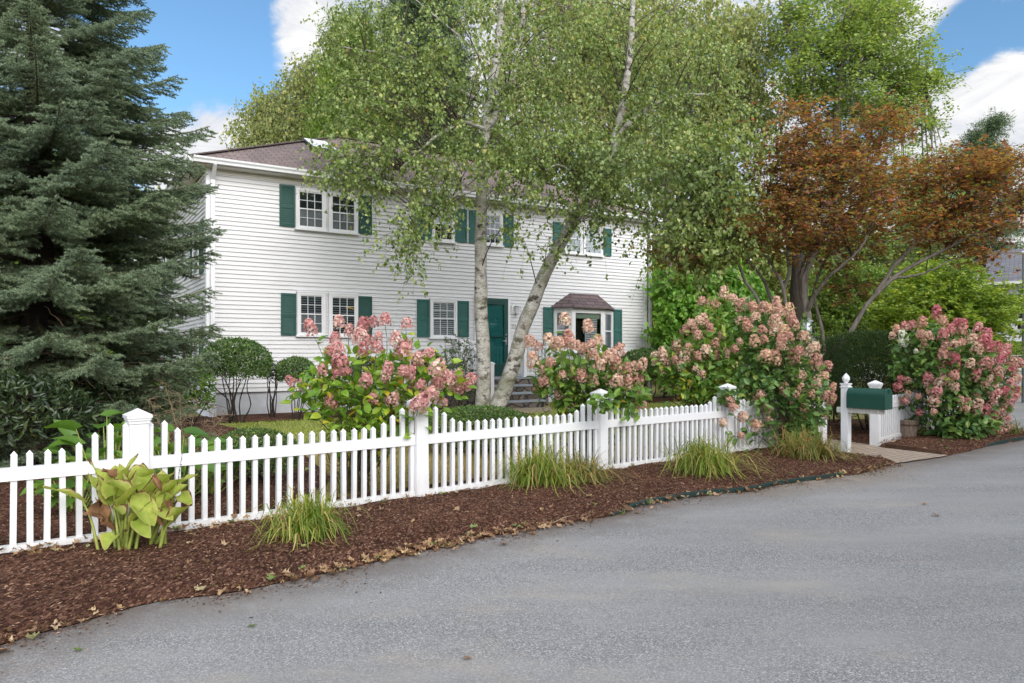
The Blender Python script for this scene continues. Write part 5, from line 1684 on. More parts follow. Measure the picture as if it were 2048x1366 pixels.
# ------------------------------------------------------------------ clipped and loose shrubs
def shrub(name, label, cen, rx, ry, rz, leaf, nleaf, L, Wd, stem_base, nstem=7, bumps=.06, shape='quad', flat=.25, group=None, inner=.35, cat='shrub', power=1.0, stem_r=.016, open_=0.0, out_bias=.9):
    root = empty(name, label, cat, (cen[0], cen[1], stem_base), 0, group)
    off = np.array((cen[0], cen[1], stem_base))
    n = nleaf
    d = rdir(n * 2)
    d = d[d[:, 2] > -.55 if flat else d[:, 2] > -2][:n]
    n = len(d)
    bz = np.zeros(n)
    for _ in range(26):
        c = rdir(1)[0]
        bz += np.exp(-np.sum((d - c) ** 2, 1) / .05) * rng.normal(0, 1)
    rad = (1 + bumps * bz) * np.where(rng.random(n) < inner, rng.uniform(.55, 1, n), rng.normal(1, .028, n))
    sq = d.copy()
    if power != 1.0:
        sq = np.sign(d) * np.abs(d) ** power
        sq = sq / np.maximum(np.max(np.abs(sq), axis=1, keepdims=True), 1e-6) * np.max(np.abs(d), axis=1, keepdims=True) ** .3
    p = sq * np.array((rx, ry, rz)) * rad[:, None]
    if flat:
        p[:, 2] = np.maximum(p[:, 2], -rz * flat * (1 + .25 * np.sin(p[:, 0] * 9) * np.cos(p[:, 1] * 7)))
    p += np.array((0, 0, cen[2] - stem_base))
    nm = unit(d + rng.normal(0, .75, (n, 3)))
    ld = unit(rng.normal(0, 1, (n, 3)) + d * out_bias + np.array((0, 0, .25)))
    s = rng.uniform(.7, 1.25, n)
    v, f = leaf_arrays(p, ld, nm, L * s, Wd * s, shape)
    link('foliage', np_mesh('foliage', v, f, [leaf]), root)
    paths, rd = [], []
    h = cen[2] - stem_base
    for i in range(nstem):
        a = rng.uniform(0, 6.28)
        b = np.array((math.cos(a) * rx * .18, math.sin(a) * ry * .18, -.02))
        tip = np.array((math.cos(a) * rx * rng.uniform(.2, .75), math.sin(a) * ry * rng.uniform(.2, .75), h + rz * rng.uniform(-.1, .6)))
        m1 = b + (tip - b) * .35 + rng.normal(0, .07, 3) * np.array((1, 1, .3)) * rx * 2
        m2 = b + (tip - b) * .65 + rng.normal(0, .06, 3) * rx * 2
        paths.append(resample([b, m1, m2, tip], 10))
        rd.append(np.linspace(stem_r, stem_r * .35, 10))
        for j in range(7):
            st_ = paths[-1][rng.integers(4, 9)] if len(paths[-1]) == 10 else tip
            e = rdir(1)[0] * np.array((rx, ry, rz * .8)) * .85 + np.array((0, 0, h))
            paths.append(resample([st_, (st_ + e) / 2 + rng.normal(0, .05, 3), e], 10))
            rd.append(np.linspace(stem_r * .4, stem_r * .12, 10))
    v, f = tube_arrays(np.array(paths), np.array(rd), 5)
    link('stems', np_mesh('stems', v, f, [M['bark_dark']], smooth=True), root)
    return root
c = W(470, 727, 15.2)
shrub('clipped_shrub', 'large round clipped evergreen on bare crooked stems at the left corner of the house', c, .70, .62, .50, M['holly_leaf'], 9000, .055, .030, -.02, 9, group='round clipped shrubs along the house', flat=.62, stem_r=.017, inner=.32)
c = W(592, 745, 15.9)
shrub('clipped_shrub', 'small round clipped evergreen between the largest round shrub and the left hydrangea', c, .40, .38, .32, M['holly_leaf'], 4200, .05, .028, -.02, 6, group='round clipped shrubs along the house', flat=.72, stem_r=.014)
c = W(545, 745, 16.2)
shrub('sparse_shrub', 'thin purplish half bare shrub squeezed between the two round clipped evergreens', c, .26, .26, .24, M['rhodo_leaf'], 700, .045, .025, -.02, 8, flat=.6, stem_r=.014, inner=.8)
for px, py, D, r, hgt, lab in ((735, 745, 16.4, .42, .34, 'dark clipped shrub half hidden behind the upper left of the left hydrangea'), (700, 790, 16.0, .95, .36, 'low dark evergreen hedge mound behind the middle of the left hydrangea'), (855, 735, 17.6, .36, .40, 'dark clipped shrub behind the right blossoms of the left hydrangea')):
    c = W(px, py, D)
    shrub('clipped_shrub', lab, c, r, .4, hgt, M['yew_leaf'], 3600, .05, .022, -.02, 6, group='round clipped shrubs along the house', flat=.8)
c = W(1288, 735, 21.2)
shrub('clipped_shrub', 'rounded clipped evergreen under the right corner of the house', c, .78, .6, .52, M['box_leaf'], 8000, .06, .035, -.03, 8, group='round clipped shrubs along the house', flat=.45, stem_r=.022)
c = W(1355, 735, 22.0)
shrub('clipped_shrub', 'darker rounded evergreen just past the right corner of the house', c, .7, .6, .55, M['box_leaf'], 5000, .06, .035, -.03, 6, group='round clipped shrubs along the house', flat=.6)
c = W(960, 852, 10.6)
shrub('boxwood', 'low wide boxwood dome behind the fence at the foot of the birch', (c[0], c[1], .28), .92, .55, .36, M['box_leaf'], 16000, .030, .019, -.03, 10, group='boxwoods behind the fence', flat=.75, bumps=.05)
c = W(512, 930, 8.0)
shrub('boxwood', 'dark boxwood seen through the pickets left of the left hydrangea', (c[0], c[1], .28), .44, .40, .30, M['box_leaf'], 7000, .026, .017, -.03, 7, group='boxwoods behind the fence', flat=.9)
c = W(905, 965, 9.0)
c = W(1740, 755, 13.4)
shrub('clipped_yew', 'big dark clipped yew between the mailbox and the large pink hydrangea', (c[0], c[1], .86), .70, .70, .92, M['yew_leaf'], 36000, .045, .013, -.03, 8, bumps=.035, flat=.85, power=.97, inner=.45, out_bias=1.6)
c = W(1660, 800, 15.0)
shrub('clipped_yew', 'smaller dark yew behind the mailbox post', (c[0], c[1], .5), .45, .45, .55, M['yew_leaf'], 5000, .05, .014, -.03, 5, bumps=.05, flat=.9)
# thin upright shrub left of the birch
def loose_shrub(name, label, base, tips, leaf, L, Wd, lpt, mat, r=.012, shape='quad', sub=6, subl=.28, cat='shrub', spread=.6, hang=0.0):
    root = empty(name, label, cat, tuple(base))
    paths = []
    for t in tips:
        m_ = base + (t - base) * .5 + rng.normal(0, .06, 3)
        paths.append(resample([base + rng.normal(0, .04, 3) * np.array((1, 1, 0)), m_, t], 10))
    P = np.array(paths)
    S = P[:, 3:].reshape(-1, 3)
    T = twigs_from(S, sub, subl, spread, hang, .35, k=10, sp=.01)
    v1, f1 = tube_arrays(P, np.linspace(r, r * .35, 10)[None] * np.ones((len(P), 1)), 5)
    v2, f2 = tube_arrays(T, np.linspace(.003, .0015, 10)[None] * np.ones((len(T), 1)), 3)
    v, f = merge([(v1, f1), (v2, f2)])
    link('stems', np_mesh('stems', v - base, f, [mat], smooth=True), root)
    if lpt:
        p, d = along(np.concatenate([T, P[:, 3:].repeat(1, 0)[:, :0]]) if False else T, lpt, .1)
        n = len(p)
        s = rng.uniform(.7, 1.3, n)
        v, f = leaf_arrays(p, unit(d * .8 + rdir(n) * .8), unit(rdir(n) + np.array((0, 0, .6))), L * s, Wd * s, shape)
        link('foliage', np_mesh('foliage', v - base, f, [leaf]), root)
    return root
b = W(920, 765, 17.2)
b[2] = 0
tips = [W(x, y, 17.2 + random.uniform(-.4, .4)) for x, y in ((890, 685), (905, 690), (918, 675), (930, 700), (940, 690), (880, 715), (945, 715), (912, 705), (925, 725), (895, 735))]
loose_shrub('upright_shrub', 'thin grey green upright shrub against the porch railing, left of the birch', b, tips, M['juniper_leaf'], .045, .022, 14, M['twig'], sub=5, subl=.22)
# dark rhododendron and hosta clumps under the spruce
for i, (px, py, D, r, h, lab) in enumerate(((40, 830, 8.2, .75, .42, 'dark rhododendron under the lowest spruce boughs at the left edge'), (160, 815, 9.6, .7, .45, 'dark glossy rhododendron below the spruce, behind the pointed fence post'), (-40, 800, 9.5, .8, .6, 'dark rhododendron deep in the shade beneath the spruce'))):
    c = W(px, py, D)
    shrub('rhododendron', lab, (c[0], c[1], max(.35, c[2])), r, .6, h, M['rhodo_leaf'], 1700, .11, .038, 0, 6, shape='ovate', flat=.9, inner=.5, group='rhododendrons under the spruce')
c = W(375, 745, 14.2)
shrub('rhododendron', 'mid green broad leaved bush between the spruce and the corner of the house', (c[0], c[1], .65), .45, .45, .62, M['hosta_back'], 900, .13, .045, 0, 6, shape='ovate', flat=.95, inner=.5)

# ------------------------------------------------------------------ hydrangeas
def panicle(seed, L=.145, rad=.066, n=125):
    g = np.random.default_rng(seed)
    t = g.random(n) ** .8
    a = g.random(n) * 6.283
    prof = np.sqrt(np.clip(1 - (t * 1.02 - .32) ** 2 / .72, .02, 1)) * (1 - .28 * t)
    rr_ = rad * prof * np.sqrt(g.uniform(.55, 1, n)) * (1 + .12 * np.sin(a * 3 + seed))
    p = np.stack([rr_ * np.cos(a), rr_ * np.sin(a), t * L - L * .25], 1)
    nm = unit(np.stack([np.cos(a), np.sin(a), (t - .35) * 1.6], 1) + g.normal(0, .35, (n, 3)))
    x = unit(np.cross(nm, g.normal(size=(n, 3))))
    y = np.cross(nm, x)
    s = g.uniform(.011, .017, n)
    vs, fs = [], []
    for k in range(4):
        w = k * math.pi / 2
        c0 = x * math.cos(w) + y * math.sin(w)
        e = x * math.cos(w + .78) + y * math.sin(w + .78)
        e2 = x * math.cos(w - .78) + y * math.sin(w - .78)
        quad = np.stack([p, p + (e2 * .62) * s[:, None] + nm * .002, p + c0 * s[:, None] * 1.15 - nm * .002, p + (e * .62) * s[:, None] + nm * .002], 1)
        vs.append(quad)
    V = np.stack(vs, 1).reshape(n, 16, 3)
    V[:, 4::4] = V[:, 0:1]
    # share the centre so that a floret is one island
    T = np.concatenate([V[:, 0:1], V[:, 1:4], V[:, 5:8], V[:, 9:12], V[:, 13:16]], 1)
    o = (np.arange(n) * 13)[:, None]
    F4 = np.concatenate([o + np.array([0, 1 + 3 * k, 2 + 3 * k, 3 + 3 * k]) for k in range(4)])
    return T.reshape(-1, 3), [F4]
PAN = {}
def pan_mesh(mat, i):
    if (mat, i) not in PAN:
        v, f = panicle(100 + i)
        PAN[(mat, i)] = np_mesh('blossom', v, f, [M[mat]])
    return PAN[(mat, i)]
def hydrangea(label, base, blossoms, D0, rD, mats, leafm, size=1.0, fill=(), nfill=300, lpb=9, L=.115, stem_n=6, spill=1.0):
    root = empty('hydrangea', label, 'hydrangea', tuple(base), 0, 'hydrangeas along the fence')
    base = np.asarray(base, float)
    px = np.array([b[0] for b in blossoms], float)
    py = np.array([b[1] for b in blossoms], float)
    cx_, cy_ = (px.min() + px.max()) / 2, (py.min() + py.max()) / 2
    rx_, ry_ = (px.max() - px.min()) / 2 + 8, (py.max() - py.min()) / 2 + 8
    pos, tilt = [], []
    for x, y, *o in blossoms:
        q_ = max(0, 1 - ((x - cx_) / rx_) ** 2 - ((y - cy_) / ry_) ** 2)
        D = o[2] if len(o) > 2 else D0 - math.sqrt(q_) * rD * random.uniform(.75, 1.1) + random.uniform(-.08, .08)
        pos.append(W(x, y, D))
    pos = np.array(pos)
    cen = np.array((base[0], base[1], base[2] + .15))
    stems, lp, ld = [], [], []
    for i, p in enumerate(pos):
        d = unit(p - (cen + (p - cen) * .35) + np.array((0, 0, .10)))
        d = unit(d * np.array((1, 1, 1)) + np.array((0, -.10, .25)) + rng.normal(0, .14, 3))
        b = blossoms[i]
        sc = size * (b[2] if len(b) > 2 else 1.0) * random.uniform(.88, 1.12)
        mt = b[3] if len(b) > 3 and b[3] else mats[0] if random.random() < .7 else mats[-1]
        o = link('blossom', pan_mesh(mt, i % 6), root)
        o.rotation_euler = Vector(d).to_track_quat('Z', 'Y').to_euler()
        o.rotation_euler.rotate_axis('Z', random.random() * 6.28)
        o.location = tuple(p - base)
        k_ = random.uniform(.88, 1.1)
        o.scale = (sc * k_, sc * k_, sc * random.uniform(.78, 1.05))
        # stem from the crown of the plant up into the flower head
        a = base + np.array((rng.normal(0, .07), rng.normal(0, .07), -.02))
        mid1 = a + (p - a) * .4 + np.array((0, 0, .10 * np.linalg.norm(p - a))) + rng.normal(0, .05, 3)
        mid2 = p - d * .30 + np.array((0, 0, -.03)) + rng.normal(0, .02, 3)
        P = resample([a, mid1, mid2, p - d * .02], 14)
        stems.append(P)
        for j in range(lpb):
            f = rng.uniform(.42, .97) * 13
            i_ = int(f)
            q2 = P[i_] + (P[min(i_ + 1, 13)] - P[i_]) * (f - i_)
            lp.append(q2)
            t_ = unit(P[min(i_ + 1, 13)] - P[i_])
            s_ = unit(np.cross(t_, rng.normal(size=3)))
            ld.append(unit(s_ + t_ * .35 + np.array((0, 0, .05))))
    for (x, y, rx2, ry2, dd, rd, n) in fill:
        v = rdir(n) * (rng.random((n, 1)) ** .4)
        for a in v:
            q2 = W(x + a[0] * rx2, y + a[1] * ry2, dd + a[2] * rd)
            lp.append(q2)
            ld.append(unit(unit(q2 - cen) * .5 + rng.normal(0, .55, 3)))
    lp, ld = np.array(lp), np.array(ld)
    n = len(lp)
    ld = unit(ld + np.array((0, -.12, -.22)))
    nm = unit(rng.normal(0, .45, (n, 3)) + np.array((0, -.35, .9)))
    s = rng.uniform(.65, 1.25, n)
    lp = lp + ld * .02
    keep = lp[:, 2] > .04
    lp, ld, nm, s = lp[keep], ld[keep], nm[keep], s[keep]
    v, f = leaf_arrays(lp, ld, nm, L * s, L * .62 * s, 'ovate')
    link('foliage', np_mesh('foliage', v - base, f, [leafm]), root)
    P = np.array(stems)
    v, f = tube_arrays(P, np.linspace(.0085, .0026, 14)[None] * np.ones((len(P), 1)), 5)
    link('stems', np_mesh('stems', v - base, f, [M['hyd_stem']], smooth=True), root)
    return root
def conv(lst, ox, oy, s):
    return [(ox + a[0] / s, oy + a[1] / s, *a[2:]) for a in lst]
h1 = conv([(125, 120, 1.25), (425, 55, 1.15), (685, 90), (800, 45), (930, 30, 1.05), (1160, 65, 1.1), (380, 225, 1.05), (535, 150), (660, 230, 1.15), (740, 255, .9), (855, 195, .9), (1035, 240, 1.2), (420, 390, 1.35), (330, 355, .8), (690, 355, 1.15), (840, 320, 1.1), (1125, 370, 1.5), (455, 565, 1.35), (720, 685, 1.2), (955, 555, 1.05), (935, 640, .9), (1200, 615, 1.1), (1130, 580), (1295, 535, .9), (1385, 395, 1.1), (1280, 445, 1.2), (1475, 555, 1.2), (1190, 755), (1310, 735, .9), (1480, 720, 1.1), (1600, 690, 1.2), (1660, 660, 1.1), (1710, 745, 1.1), (1815, 700, 1.25), (215, 750, 1.05), (50, 735, 1.1), (350, 920, 1.15), (800, 885), (1000, 890, 1.15), (1410, 840, 1.3, None, 6.85), (1300, 935, 1.35, None, 6.78), (1330, 870, .9, None, 6.82), (1240, 970, .8, None, 6.8), (640, 1095, 1.0), (1015, 1100, 1.15), (1150, 1115, .9), (250, 580, .9), (-85, 690, .9), (1560, 920, .6), (1560, 630)], 600, 640, 5.464)
hydrangea('rose pink hydrangea with yellowing leaves leaning over the fence left of the birch', (-1.62, 7.55, 0), h1, 7.75, .75, ('petal_rose', 'petal_rose'), M['hyd_leaf_yel'], .98,
          [(740, 765, 120, 70, 7.5, .5, 230), (820, 745, 95, 60, 7.5, .45, 160), (690, 800, 110, 50, 7.4, .4, 130), (760, 850, 110, 22, 7.1, .2, 70), (880, 770, 60, 35, 7.5, .3, 70), (640, 770, 50, 40, 7.4, .3, 70)], lpb=9)
h2 = conv([(895, 395, 1.2), (1140, 465, 1.2), (535, 620, 1.2), (620, 655), (720, 595, 1.2), (790, 640), (845, 650), (940, 560), (945, 630, 1.2), (1020, 660), (1235, 620, 1.2), (1165, 650), (1115, 730, 1.15), (1205, 760, .9), (1075, 690, .9), (570, 835, 1.4), (750, 835, 1.0), (665, 905, .8), (690, 1030, 1.1), (965, 930, 1.1), (1060, 980, 1.2), (1195, 1020, 1.2), (870, 965, .7), (1250, 865, 1.05), (1345, 785, 1.2), (1455, 710, 1.15), (1400, 750), (1435, 855, 1.2), (1345, 1020, 1.1), (1430, 1025, 1.1), (1530, 965, 1.1), (1590, 900, 1.1), (1685, 865, 1.1), (1540, 1055, 1.0), (1610, 1005, 1.0), (1680, 1025, 1.0), (1655, 1140, 1.0), (1675, 1205, 1.0), (595, 1120, .7), (830, 1170, .95), (1220, 1190, .85), (1430, 1290, .7), (1520, 1275, .8), (1640, 1300, .9), (1700, 1300, .9), (1540, 880, .9)], 960, 570, 5.253)
hydrangea('salmon pink hydrangea in front of the front steps, behind the fence', (.98, 9.05, 0), h2, 9.15, .72, ('petal_salmon', 'petal_salmon'), M['hyd_leaf'], 1.05,
          [(1206, 808, 32, 18, 8.2, .14, 62), (1160, 750, 90, 60, 8.9, .5, 380), (1220, 770, 80, 50, 8.9, .45, 260), (1120, 770, 50, 40, 8.9, .4, 110), (1180, 810, 90, 22, 8.8, .3, 100), (1250, 800, 40, 40, 8.8, .3, 90)], lpb=8)
h3 = conv([(575, 510), (640, 525), (685, 530, .9), (755, 450, 1.2), (835, 500, 1.1), (880, 560, 1.15), (905, 520), (945, 540, 1.1), (1000, 560, 1.1), (1075, 570, 1.15), (1130, 575, 1.1), (1180, 540, 1.2), (1210, 590, 1.1), (1275, 585, 1.3), (490, 690), (550, 660), (590, 650), (440, 740, .9), (520, 735), (545, 780), (615, 690), (640, 735), (735, 795), (880, 665), (940, 660), (1005, 645, 1.2), (950, 710, 1.2), (1065, 735, 1.1), (1170, 670, 1.3), (1300, 655, 1.2), (1165, 740, 1.3), (1230, 750, 1.2), (1310, 705, 1.1), (1335, 695, .8), (1275, 790), (1215, 810), (1220, 860), (1390, 800, 1.35), (1005, 830, 1.3, 'petal_peach'), (1085, 815, 1.0, 'petal_peach'), (885, 825, .7), (680, 850), (375, 875, 1.4), (470, 885), (260, 920, 1.1), (215, 970, 1.2), (270, 960, 1.2), (310, 1000), (440, 955, 1.2), (370, 975), (410, 1030), (265, 1070), (605, 910, 1.2), (545, 950, .9), (685, 940, 1.05), (765, 925, 1.0), (850, 890, .9), (525, 1045, .8), (575, 1090, 1.0), (700, 1110, 1.0), (790, 1080, .85), (285, 1180, .8), (610, 1230, .85), (660, 1215, .7, 'petal_peach'), (720, 1210, .9), (1090, 945, 1.2, 'petal_peach'), (1170, 965, 1.2, 'petal_peach'), (1320, 970, 1.3, 'petal_peach'), (1355, 905, 1.2), (1440, 920, 1.3), (1480, 880, 1.2), (1490, 985, 1.2), (1580, 1030, 1.3), (1500, 1030), (1365, 1120, 1.35), (1500, 1150, 1.1), (1560, 1110), (1480, 1170, 1.0), (1620, 1200), (1370, 1205, 1.0, 'petal_peach'), (1330, 1260, 1.0, 'petal_peach'), (1250, 1220, 1.15), (1450, 1255, .9, 'petal_peach'), (1560, 1280, 1.4), (1610, 1295, 1.0)], 1260, 480, 4.018)
h3 += conv([(415, 235, .9, None, 9.8), (460, 290, 1.0, None, 9.8), (350, 445, .9, None, 9.75), (555, 390, 1.15, None, 9.9), (535, 575, .9, 'petal_peach', 9.95), (685, 475, 1.05, 'petal_peach', 10.1), (830, 450, 1.1), (725, 640, .95, 'petal_peach'), (785, 310, 1.15), (680, 210, .7, 'petal_peach'), (725, 165, 1.0), (1060, 280, .9, 'petal_peach'), (1170, 305, 1.2), (1140, 415, 1.2), (1260, 440, 1.3), (1215, 500, 1.2, 'petal_peach'), (1210, 565, 1.3, 'petal_peach'), (1290, 590, .9, 'petal_peach'), (1355, 365, 1.1), (1435, 215)], 1380, 760, 5.12)
h3a = [b for b in h3 if b[0] < 1463 and b[1] < 796]
h3b = [b for b in h3 if not (b[0] < 1463 and b[1] < 796)]
hydrangea('peach hydrangea behind the fence, between the salmon one and the tallest one', (2.75, 11.0, 0), h3a, 11.1, .6, ('petal_salmon', 'petal_salmon'), M['hyd_leaf'], 1.12,
          [(1390, 730, 80, 60, 10.9, .5, 480), (1430, 660, 45, 70, 10.9, .4, 200), (1450, 770, 70, 40, 10.8, .4, 220), (1350, 750, 40, 35, 10.9, .3, 100), (1400, 790, 60, 25, 10.7, .3, 120)], lpb=8)
hydrangea('tallest peach and tan hydrangea spilling over the end of the fence beside the mailbox', (4.10, 10.62, 0), h3b, 10.95, .75, ('petal_salmon', 'petal_peach'), M['hyd_leaf_dark'], 1.08,
          [(1458, 796, 34, 24, 9.9, .12, 85), (1535, 790, 40, 40, 10.2, .2, 90), (1560, 700, 80, 80, 10.9, .6, 620), (1600, 790, 52, 78, 10.6, .5, 480), (1525, 760, 55, 55, 10.7, .5, 320), (1600, 865, 36, 28, 10.5, .3, 130), (1500, 660, 50, 60, 11, .5, 220), (1628, 755, 28, 42, 10.9, .4, 130)], lpb=8)
h4 = conv([(1070, 240, 1.4, 'petal_deep'), (970, 305, 1.3, 'petal_peach'), (1110, 290, 1.1, 'petal_peach'), (855, 330, 1.1, 'petal_deep'), (910, 325, 1.1, 'petal_deep'), (800, 355, 1.0, 'petal_peach'), (770, 390, .8), (840, 410, 1.25, 'petal_white'), (845, 445, 1.0, 'petal_white'), (930, 490, .6, 'petal_white'), (960, 385, 1.2), (1005, 400, 1.2), (1110, 390, 1.35), (1165, 350, 1.2), (1200, 320, 1.3), (1245, 315, 1.3, 'petal_deep'), (1245, 370, 1.2), (1350, 350, 1.2, 'petal_deep'), (1310, 415, 1.3), (1415, 385, 1.3, 'petal_deep'), (1390, 425, 1.3), (985, 470, 1.2), (1130, 470, 1.2), (1190, 470, 1.3), (1240, 440, 1.1), (1340, 485, 1.3), (1420, 470, 1.2), (1470, 465, 1.2), (1110, 530, 1.2), (1180, 530, 1.1), (1190, 580, 1.45), (1295, 585, 1.3), (1400, 585, 1.4), (1100, 605, 1.1), (1530, 500, 1.3, 'petal_deep'), (1510, 540, 1.2), (1480, 570, 1.2), (1580, 580, 1.3), (1620, 575, 1.2, 'petal_deep'), (1010, 690, 1.3), (1110, 660, .9), (1105, 705, 1.4), (1190, 660, 1.1, 'petal_peach'), (835, 690, .9), (885, 695, .8), (810, 740, 1.05), (1330, 665, 1.2), (1280, 700, .9, 'petal_peach'), (1390, 730, 1.2), (1480, 640, 1.3), (1480, 690, 1.2), (1195, 740, 1.0), (1570, 640, 1.2), (1600, 680, 1.2), (1560, 720, 1.2), (1020, 765, .9, 'petal_peach'), (1070, 770, 1.1), (875, 785, .8), (945, 805, .8), (1055, 835, 1.25), (1330, 800, 1.1), (1225, 830, 1.0), (830, 838, .9), (865, 830, .8), (1520, 770, 1.3), (1460, 800, 1.2), (1590, 760, 1.2), (1560, 830, 1.3), (1520, 850, 1.2), (1145, 875, .8), (955, 910, .9), (1050, 905, .8), (1270, 850, 1.3), (1330, 870, 1.3), (1390, 900, 1.2), (1260, 880, 1.0, 'petal_peach'), (1330, 910, 1.1, 'petal_peach'), (1430, 930, 1.2), (1490, 900, 1.2), (1400, 985, 1.1), (1455, 1000, 1.3), (1420, 1040, 1.1, 'petal_peach'), (1490, 1030, 1.1), (1550, 1010, 1.1), (1530, 960, 1.1), (1470, 950, 1.1), (1600, 800, 1.1), (1540, 900, 1.1), (1440, 850, 1.0), (1450, 760, 1.1), (1420, 690, 1.0)], 1560, 560, 3.416)
hydrangea('large deep pink hydrangea right of the yew, behind the wooden bucket', (7.15, 12.2, 0), h4, 12.35, .95, ('petal_salmon', 'petal_deep'), M['hyd_leaf_dark'], 1.12,
          [(1890, 730, 85, 70, 12.1, .8, 850), (1905, 785, 50, 36, 12, .5, 280), (1940, 780, 70, 80, 12.1, .7, 500), (1930, 850, 70, 26, 11.8, .5, 240), (1990, 760, 35, 70, 12.1, .5, 200), (1870, 680, 80, 30, 12.2, .5, 220), (1800, 720, 20, 40, 12.2, .3, 90)], lpb=7, L=.125)

# ------------------------------------------------------------------ blade tufts along the fence
def tuft(label, px, py, reach, height, n, mat, bias=(0, 0), spread=.16):
    b = G(px, py, .045)
    root = empty('daylily_clump', label, 'ornamental grass', tuple(b), 0, 'grassy clumps in front of the fence')
    k = 7
    a = rng.random(n) * 6.283
    d = np.stack([np.cos(a) + bias[0] * .6, np.sin(a) + bias[1] * .6, np.zeros(n)], 1) * rng.uniform(.12, 1.0, (n, 1)) ** .75
    S = np.c_[rng.normal(0, spread, (n, 2)), np.zeros(n)]
    S[:, :2] += d[:, :2] * .05
    h = height * rng.uniform(.5, 1.12, n)
    r = reach * rng.uniform(.55, 1.1, n)
    t = np.linspace(0, 1, k)
    P = S[:, None] + d[:, None] * (r[:, None] * t ** 1.25)[..., None]
    fall = rng.uniform(.45, 2.0, n) * np.linalg.norm(d[:, :2], axis=1)
    P[..., 2] = h[:, None] * (1.55 * t - .55 * t ** 2)[None] - (h * fall)[:, None] * (t ** 2.4)[None] * 1.0
    P[..., 2] = np.maximum(P[..., 2], .008 + rng.random((n, 1)) * .05 * t[None])
    P[:, 1:, :2] += rng.normal(0, .008, (n, k - 1, 2))
    side = unit(np.cross(np.c_[d[:, :2] + rng.normal(0, .35, (n, 2)), np.zeros(n)], (0, 0, 1)))
    w = rng.uniform(.0042, .0075, n)[:, None] * np.clip(1.15 - t, .05, 1)[None] ** .6
    Lf = P - side[:, None] * w[..., None]
    Rt = P + side[:, None] * w[..., None]
    V = np.stack([Lf, Rt], 2).reshape(n, k * 2, 3)
    o = (np.arange(n) * k * 2)[:, None]
    Fq = np.concatenate([o + np.array([2 * i, 2 * i + 1, 2 * i + 3, 2 * i + 2]) for i in range(k - 1)])
    link('blades', np_mesh('blades', V.reshape(-1, 3), [Fq], [mat]), root)
    return root
tuft('green and yellow grassy clump in front of the left hydrangea, leftmost of the four clumps', 612, 1072, .38, .47, 430, M['lily_blade'], (.12, -.2), .085)
tuft('widest grassy clump, in front of the fence below the middle hydrangea', 1075, 968, .56, .58, 430, M['lily_blade'], (-.05, -.2), .12)
o = tuft('short right half clump with bleached straw in it, joined to the widest clump', 1160, 962, .46, .42, 300, M['lily_blade_tan'], (.4, -.2), .11)
tuft('grassy clump hanging over the green edging board, third along the fence', 1405, 945, .64, .60, 520, M['lily_blade'], (.15, -.3), .12)
tuft('browning grassy clump at the foot of the tallest hydrangea beside the mailbox', 1612, 915, .62, .50, 450, M['lily_blade_tan'], (.1, -.3), .14)
tuft('small thin green clump beside the wooden bucket', 1850, 868, .35, .26, 90, M['lily_blade'], (0, -.2), .12)
tuft('thin straw coloured clump at the right end of the large pink hydrangea', 2025, 868, .5, .40, 70, M['lily_blade_tan'], (.4, -.1), .1)

# ------------------------------------------------------------------ hostas
def hosta_leaf(base, tip, width, roll=0.0, cup=.25, bend=.25, nx=11, ny=7, wav=.0):
    """heart shaped ribbed blade from its base to its tip"""
    base, tip = np.asarray(base, float), np.asarray(tip, float)
    d = tip - base
    L = np.linalg.norm(d)
    d = d / L
    upv = np.array((0, -.25, 1.0))
    s = unit(np.cross(d, upv))
    s = s * math.cos(roll) + np.cross(d, s) * math.sin(roll)
    n = np.cross(s, d)
    vs, ed, ac = [], [], []
    ph = rng.random() * 6
    for i in range(nx):
        t = i / (nx - 1)
        w = width * .5 * (math.sin(math.pi * min(1, t * .93 + .07) ** .62) ** .75 if t < 1 else 0.0)
        for j in range(ny):
            y = (j / (ny - 1) - .5) * 2
            back = -.13 * L * (abs(y) ** 1.5) * math.exp(-t * 7)
            p = base + d * (t * L + back) + s * (y * w) + n * (cup * width * (y * y) * math.sin(math.pi * min(1, t + .12)) - bend * L * t * t + wav * L * math.sin(t * 9 + y * 2 + ph) * abs(y))
            vs.append(p)
            ed.append(max(abs(y), (t - .45) / .55 if t > .45 else 0))
            ac.append(y)
    idx = np.arange(nx * ny).reshape(nx, ny)
    q = np.stack([idx[:-1, :-1], idx[:-1, 1:], idx[1:, 1:], idx[1:, :-1]], -1).reshape(-1, 4)
    return np.array(vs), q, ed, ac
hb = G(250, 1100, .04)
HD0 = hb[1]
hosta = empty('hosta', 'yellowing hosta with browned leaf edges growing in front of the fence at left', 'hosta', tuple(hb), 0)
